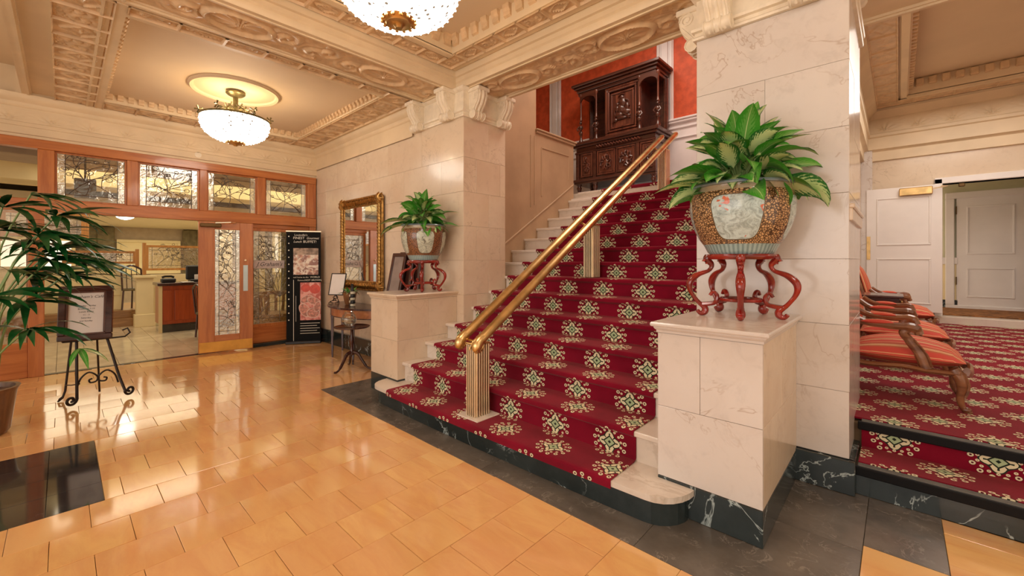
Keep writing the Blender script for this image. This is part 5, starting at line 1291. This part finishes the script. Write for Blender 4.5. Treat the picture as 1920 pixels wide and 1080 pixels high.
rpart('inner_fillet', MB().box(.03, .11, 5.3, 10.14, 4.36, 4.41)); rpart('inner_fillet', MB().box(.03, 3.4, 10.10, 10.18, 4.36, 4.41))
for i in range(38):
    y = 5.6 + i * .118; rpart('coffer_bracket', MB().bbox(.12, .19, y, y + .07, 4.47, 4.64, .012), GILT)
for i in range(18):
    x = .22 + i * .16; rpart('coffer_bracket', MB().bbox(x, x + .10, 10.03, 10.11, 4.52, 4.64, .012), GILT)
MB().sweep([(0, 1.66), (.02, 1.68), (.03, 1.72), (.045, 1.75), (.045, 1.78)], [(-.252, 3.46), (-.232, 3.46), (-.232, 4.45)]) 
struct('trim_9', MB().bbox(-.252, -.205, 3.47, 4.45, 1.84, 1.87, .006).bbox(-.252, -.215, 3.47, 4.45, 1.76, 1.84, .004), CREAM)
# open white door with brass closer
d1 = sempty('door_3'); 
DX, DY = .575, 10.64; DM3 = Matrix.Translation((DX, DY, .56)) @ Matrix.Rotation(pi + radians(-2), 4, 'Z')
def db(u0, u1, v0, v1, t0, t1, nm, mt=WHITEP, par=None, b=.004): return MB().bbox(u0, u1, t0, t1, v0, v1, b, DM3).build(nm, mt, par or d1)
W3_ = 1.03; H3_ = 2.30
db(0, W3_, 0, H3_, .0, .04, 'leaf')
for (a, b, c, d) in ((.14, .88, 1.22, 2.12), (.14, .88, .14, .98)):
    m = MB(); frame4(m, a, b, c, d, .03, lambda mb, a_, b_, c_, d_, e, f: mb.bbox(a_, b_, e, f, c_, d_, .006, DM3), .038, .052); m.build('panel_moulding', WHITEP, d1)
db(.12, .56, 2.13, 2.27, .04, .11, 'door_closer', BRASS, None, .01); db(.97, 1.025, .95, 1.40, .04, .046, 'push_plate', BRASS, None, .002)
MB().tube([DM3 @ Vector((.12, .10, 2.22)), DM3 @ Vector((-.06, .14, 2.24)), DM3 @ Vector((.02, .02, 2.27))], .012, 6).build('closer_arm', BRASSP, d1)
m = MB()
for (a, b, c, d) in ((.48, .585, .36, 2.97), (1.66, 1.75, .36, 2.97), (.48, 1.82, 2.88, 2.99)): m.bbox(a, b, 10.76, 11.02, c, d, .008)
struct('door_frame', m, WHITEP)
# corridor beyond
MB().bbox(.4, 2.0, 10.70, 10.98, .3, .50, .01).build('stone_threshold', STEPM, far)
struct('floor_corridor', MB().box(.3, 3.4, 10.98, 12.6, .3, .52), plain('corridor_carpet', (.42, .17, .05), .9, 0, .3, 14))
GRN = plain('pale_green_paint', (.66, .66, .46), .5, 0, .03)
cw_ = struct('wall_corridor', MB().box(-.2, 3.6, 12.6, 12.8, .3, 3.6), GRN); struct('ceiling_corridor', MB().box(-.2, 3.6, 11.0, 12.8, 3.5, 3.6), GRN)
MB().bbox(-.2, .90, 12.55, 12.6, .52, 1.42, .004).build('wainscot', CREAMP, cw_); MB().bbox(-.2, .90, 12.52, 12.6, 1.42, 1.56, .008).build('chair_rail', WHITEP, cw_); MB().bbox(-.2, .9, 12.53, 12.6, .52, .68, .006).build('baseboard', DARKM, cw_)
m = MB(); frame4(m, .72, 1.95, .45, 2.90, .13, lambda mb, a, b, c, d, e, f: mb.bbox(a, b, e, f, c, d, .01), 12.50, 12.6); m.build('door_casing', WHITEP, cw_)
d2 = sempty('door_4'); MB().bbox(.88, 1.80, 12.53, 12.58, .53, 2.78, .004).build('leaf', WHITEP, d2)
for (c, d) in ((1.62, 2.60), (.75, 1.35)):
    m = MB(); frame4(m, 1.02, 1.66, c, d, .03, lambda mb, a, b, c_, d_, e, f: mb.bbox(a, b, e, f, c_, d_, .006), 12.515, 12.53); m.build('panel_moulding', WHITEP, d2)
for z in (2.45, 1.0): MB().bbox(.868, .885, 12.51, 12.53, z, z + .16, .002).build('hinge', BRASSD, d2)
tag(MB().bbox(.78, .86, 10.74, 10.80, 2.80, 2.86, .01).build('door_stop', BRASSD), 'small dark bracket under the head of the open doorway', 'bracket')
# ------------------------------------------------------------------ armchairs
def stripe_mat():
    t = NT('striped_red_fabric'); tc = t.node('ShaderNodeTexCoord'); sp = t.node('ShaderNodeSeparateXYZ'); t.L(tc.outputs['Object'], sp.inputs[0]); A = t.ma
    y = sp.outputs[1]; s1 = A('SINE', A('MULTIPLY', y, 74.)); s2 = A('SINE', A('MULTIPLY', y, 148.)); v = t.obj()
    c = t.mix(t.step(s1, -.3, .3), (.60, .075, .05), (.50, .12, .06)); c = t.mix(A('GREATER_THAN', A('SINE', A('ADD', A('MULTIPLY', y, 74.), .2)), .96), c, (.75, .52, .28))
    c = t.mix(A('MULTIPLY', A('GREATER_THAN', s2, .93), .8), c, (.72, .45, .22)); t.bump(t.noise(v, 90, 2), .25, .003)
    return t.fin(c, .7, 0, 0, .25)
FAB = stripe_mat(); CHW = wood('chair_walnut', (.30, .12, .05), (.14, .045, .02), .28, 5, 0, .5)
def cushion(nm, x0, x1, y0, y1, z0, z1, par, crown=.05, M=None, n=10):
    vs = []; 
    m = MB()
    def P(u, v, top):
        su, sv = sin(pi * min(max(u, 0), 1)) ** .35 if 0 < u < 1 else 0, sin(pi * v) ** .35 if 0 < v < 1 else 0
        k = su * sv; x = x0 + (x1 - x0) * u; y = y0 + (y1 - y0) * v; zc = (z0 + z1) / 2; hz = (z1 - z0) / 2
        p = Vector((x, y, zc + (hz * k + crown * k * k if top else -hz * k))); return M @ p if M else p
    for top in (True, False):
        o = len(m.v); m.v += [P(i / n, j / n, top) for j in range(n + 1) for i in range(n + 1)]
        for j in range(n):
            for i in range(n):
                f = (o + j * (n + 1) + i, o + j * (n + 1) + i + 1, o + (j + 1) * (n + 1) + i + 1, o + (j + 1) * (n + 1) + i); m.f.append(f if top else f[::-1])
    return m.build(nm, FAB, par, True)
def armchair():
    t = thing('armchair', '', 'chair', (0, 0, .362)); hy = .30
    cushion('seat', -.28, .40, -hy, hy, .28, .46, t, .05)
    for sy in (-1, 1):
        y = sy * (hy - .005)
        m = MB(); m.tube(curve([(.33, y, .32), (.365, y, .26), (.378, y, .19), (.368, y, .11), (.378, y, .05), (.405, y, .02), (.42, y, .03)], 4), [.036, .038, .039, .039, .038, .037, .035, .033, .031, .029, .027, .025, .023, .022, .021, .020, .019, .019, .020, .022, .024, .024, .022, .020, .016], 10, False, .85, (1, 0, 0)); l = m.build('front_leg', CHW, t, True)
        m = MB(); 
        for q in (-.012, .012): m.tube(curve([(.385, y + q, .30), (.412, y + q, .21), (.392, y + q, .12)], 5), .008, 5)
        m.ball((.40, y, .03), .024, 8, 6, (1.2, 1, .9)); m.build('carved_knee', CHW, l, True)
        m = MB(); m.tube(curve([(-.30, y * .9, .30), (-.31, y * .9, .18), (-.34, y * .9, .08), (-.36, y * .9, .0)], 4), [.028] * 5 + [.024] * 4 + [.020] * 4, 8); m.build('rear_leg', CHW, t, True)
        m = MB(); m.tube(curve([(-.30, y, .30), (-.15, y, .285), (.05, y, .30), (.20, y, .285), (.37, y, .29)], 4), [.034] * 17, 8, False, .6, (0, 1, 0)); m.build('side_rail', CHW, t, True)
        m = MB(); m.tube(curve([(.19, y, .30), (.16, y * 1.03, .40), (.10, y * 1.07, .50), (.06, y * 1.12, .57), (.10, y * 1.12, .61)], 5), [.040] * 6 + [.034] * 5 + [.03] * 5 + [.03] * 5, 8, False, .7, (1, 0, 0)); s = m.build('arm_support', CHW, t, True)
        m = MB()
        for q in (-.010, .010): m.tube(curve([(.215, y + q + sy * .014, .32), (.185, y * 1.03 + q + sy * .02, .42), (.12, y * 1.08 + q + sy * .02, .52)], 5), .006, 5)
        m.build('reeded_edge', CHW, s, True)
        m = MB(); m.tube(curve([(-.28, y * .95, .70), (-.18, y * 1.05, .63), (-.02, y * 1.12, .615), (.09, y * 1.15, .615), (.135, y * 1.12, .60), (.15, y * 1.1, .565)], 4), [.026] * 8 + [.03] * 4 + [.036] * 5 + [.028] * 4, 8); a = m.build('arm', CHW, t, True)
        cushion('arm_pad', -.20, .02, y * 1.1 - .028, y * 1.1 + .028, .62, .652, t, .008, None, 6)
    m = MB(); m.tube(curve([(.40, -hy + .01, .31), (.43, -.15, .28), (.44, 0, .30), (.43, .15, .28), (.40, hy - .01, .31)], 4), [.034] * 17, 8, False, .6); m.build('front_rail', CHW, t, True)
    M = Matrix.Translation((-.30, 0, .46)) @ Matrix.Rotation(radians(-14), 4, 'Y')
    cushion('backrest', .0, .62, -.26, .26, -.02, .06, t, .03, M @ Matrix.Rotation(radians(-90), 4, 'Y') @ Matrix.Rotation(pi, 4, 'X'))
    m = MB(); P = [(-.02, -.28, -.16), (-.02, -.29, .1), (-.02, -.27, .42), (-.02, -.20, .60), (-.02, 0, .68), (-.02, .20, .60), (-.02, .27, .42), (-.02, .29, .1), (-.02, .28, -.16)]
    m.tube([M @ p for p in curve(P, 4)], .026, 8); m.build('back_frame', CHW, t, True)
    return t
a1 = armchair(); a1.location = (-.03, 4.83, .364)
for i, (y, lab) in enumerate(((6.20, 'second striped armchair behind the nearest one in the raised side room'), (8.45, 'farthest striped armchair behind the mahogany side table'))):
    c = dup(a1); c.location = (-.03, y, .364); tag(c, lab, 'chair', 'striped armchairs in the side room')
tag(a1, 'nearest striped red armchair with carved legs in the raised side room', 'chair', 'striped armchairs in the side room')
t = thing('side_table', 'mahogany side table with drawer between the striped armchairs', 'table', (-.27, 7.35, .364))
MB().bbox(-.30, .32, -.30, .30, .66, .69, .008).build('table_top', MAHOG, t); MB().bbox(-.26, .28, -.26, .26, .54, .66, .004).build('apron', MAHOG, t)
MB().bbox(.28, .287, -.20, .20, .56, .64, .003).build('drawer', MAHOG, t); MB().ball((.30, 0, .60), .014, 8, 6).build('knob', BRASS, t, True)
for sx in (-.26, .26):
    for sy in (-.25, .25): MB().tube([(sx + .01, sy, .6), (sx + .01, sy, .3), (sx + .01, sy, 0)], [.026, .022, .014], 6).build('leg', MAHOG, t)
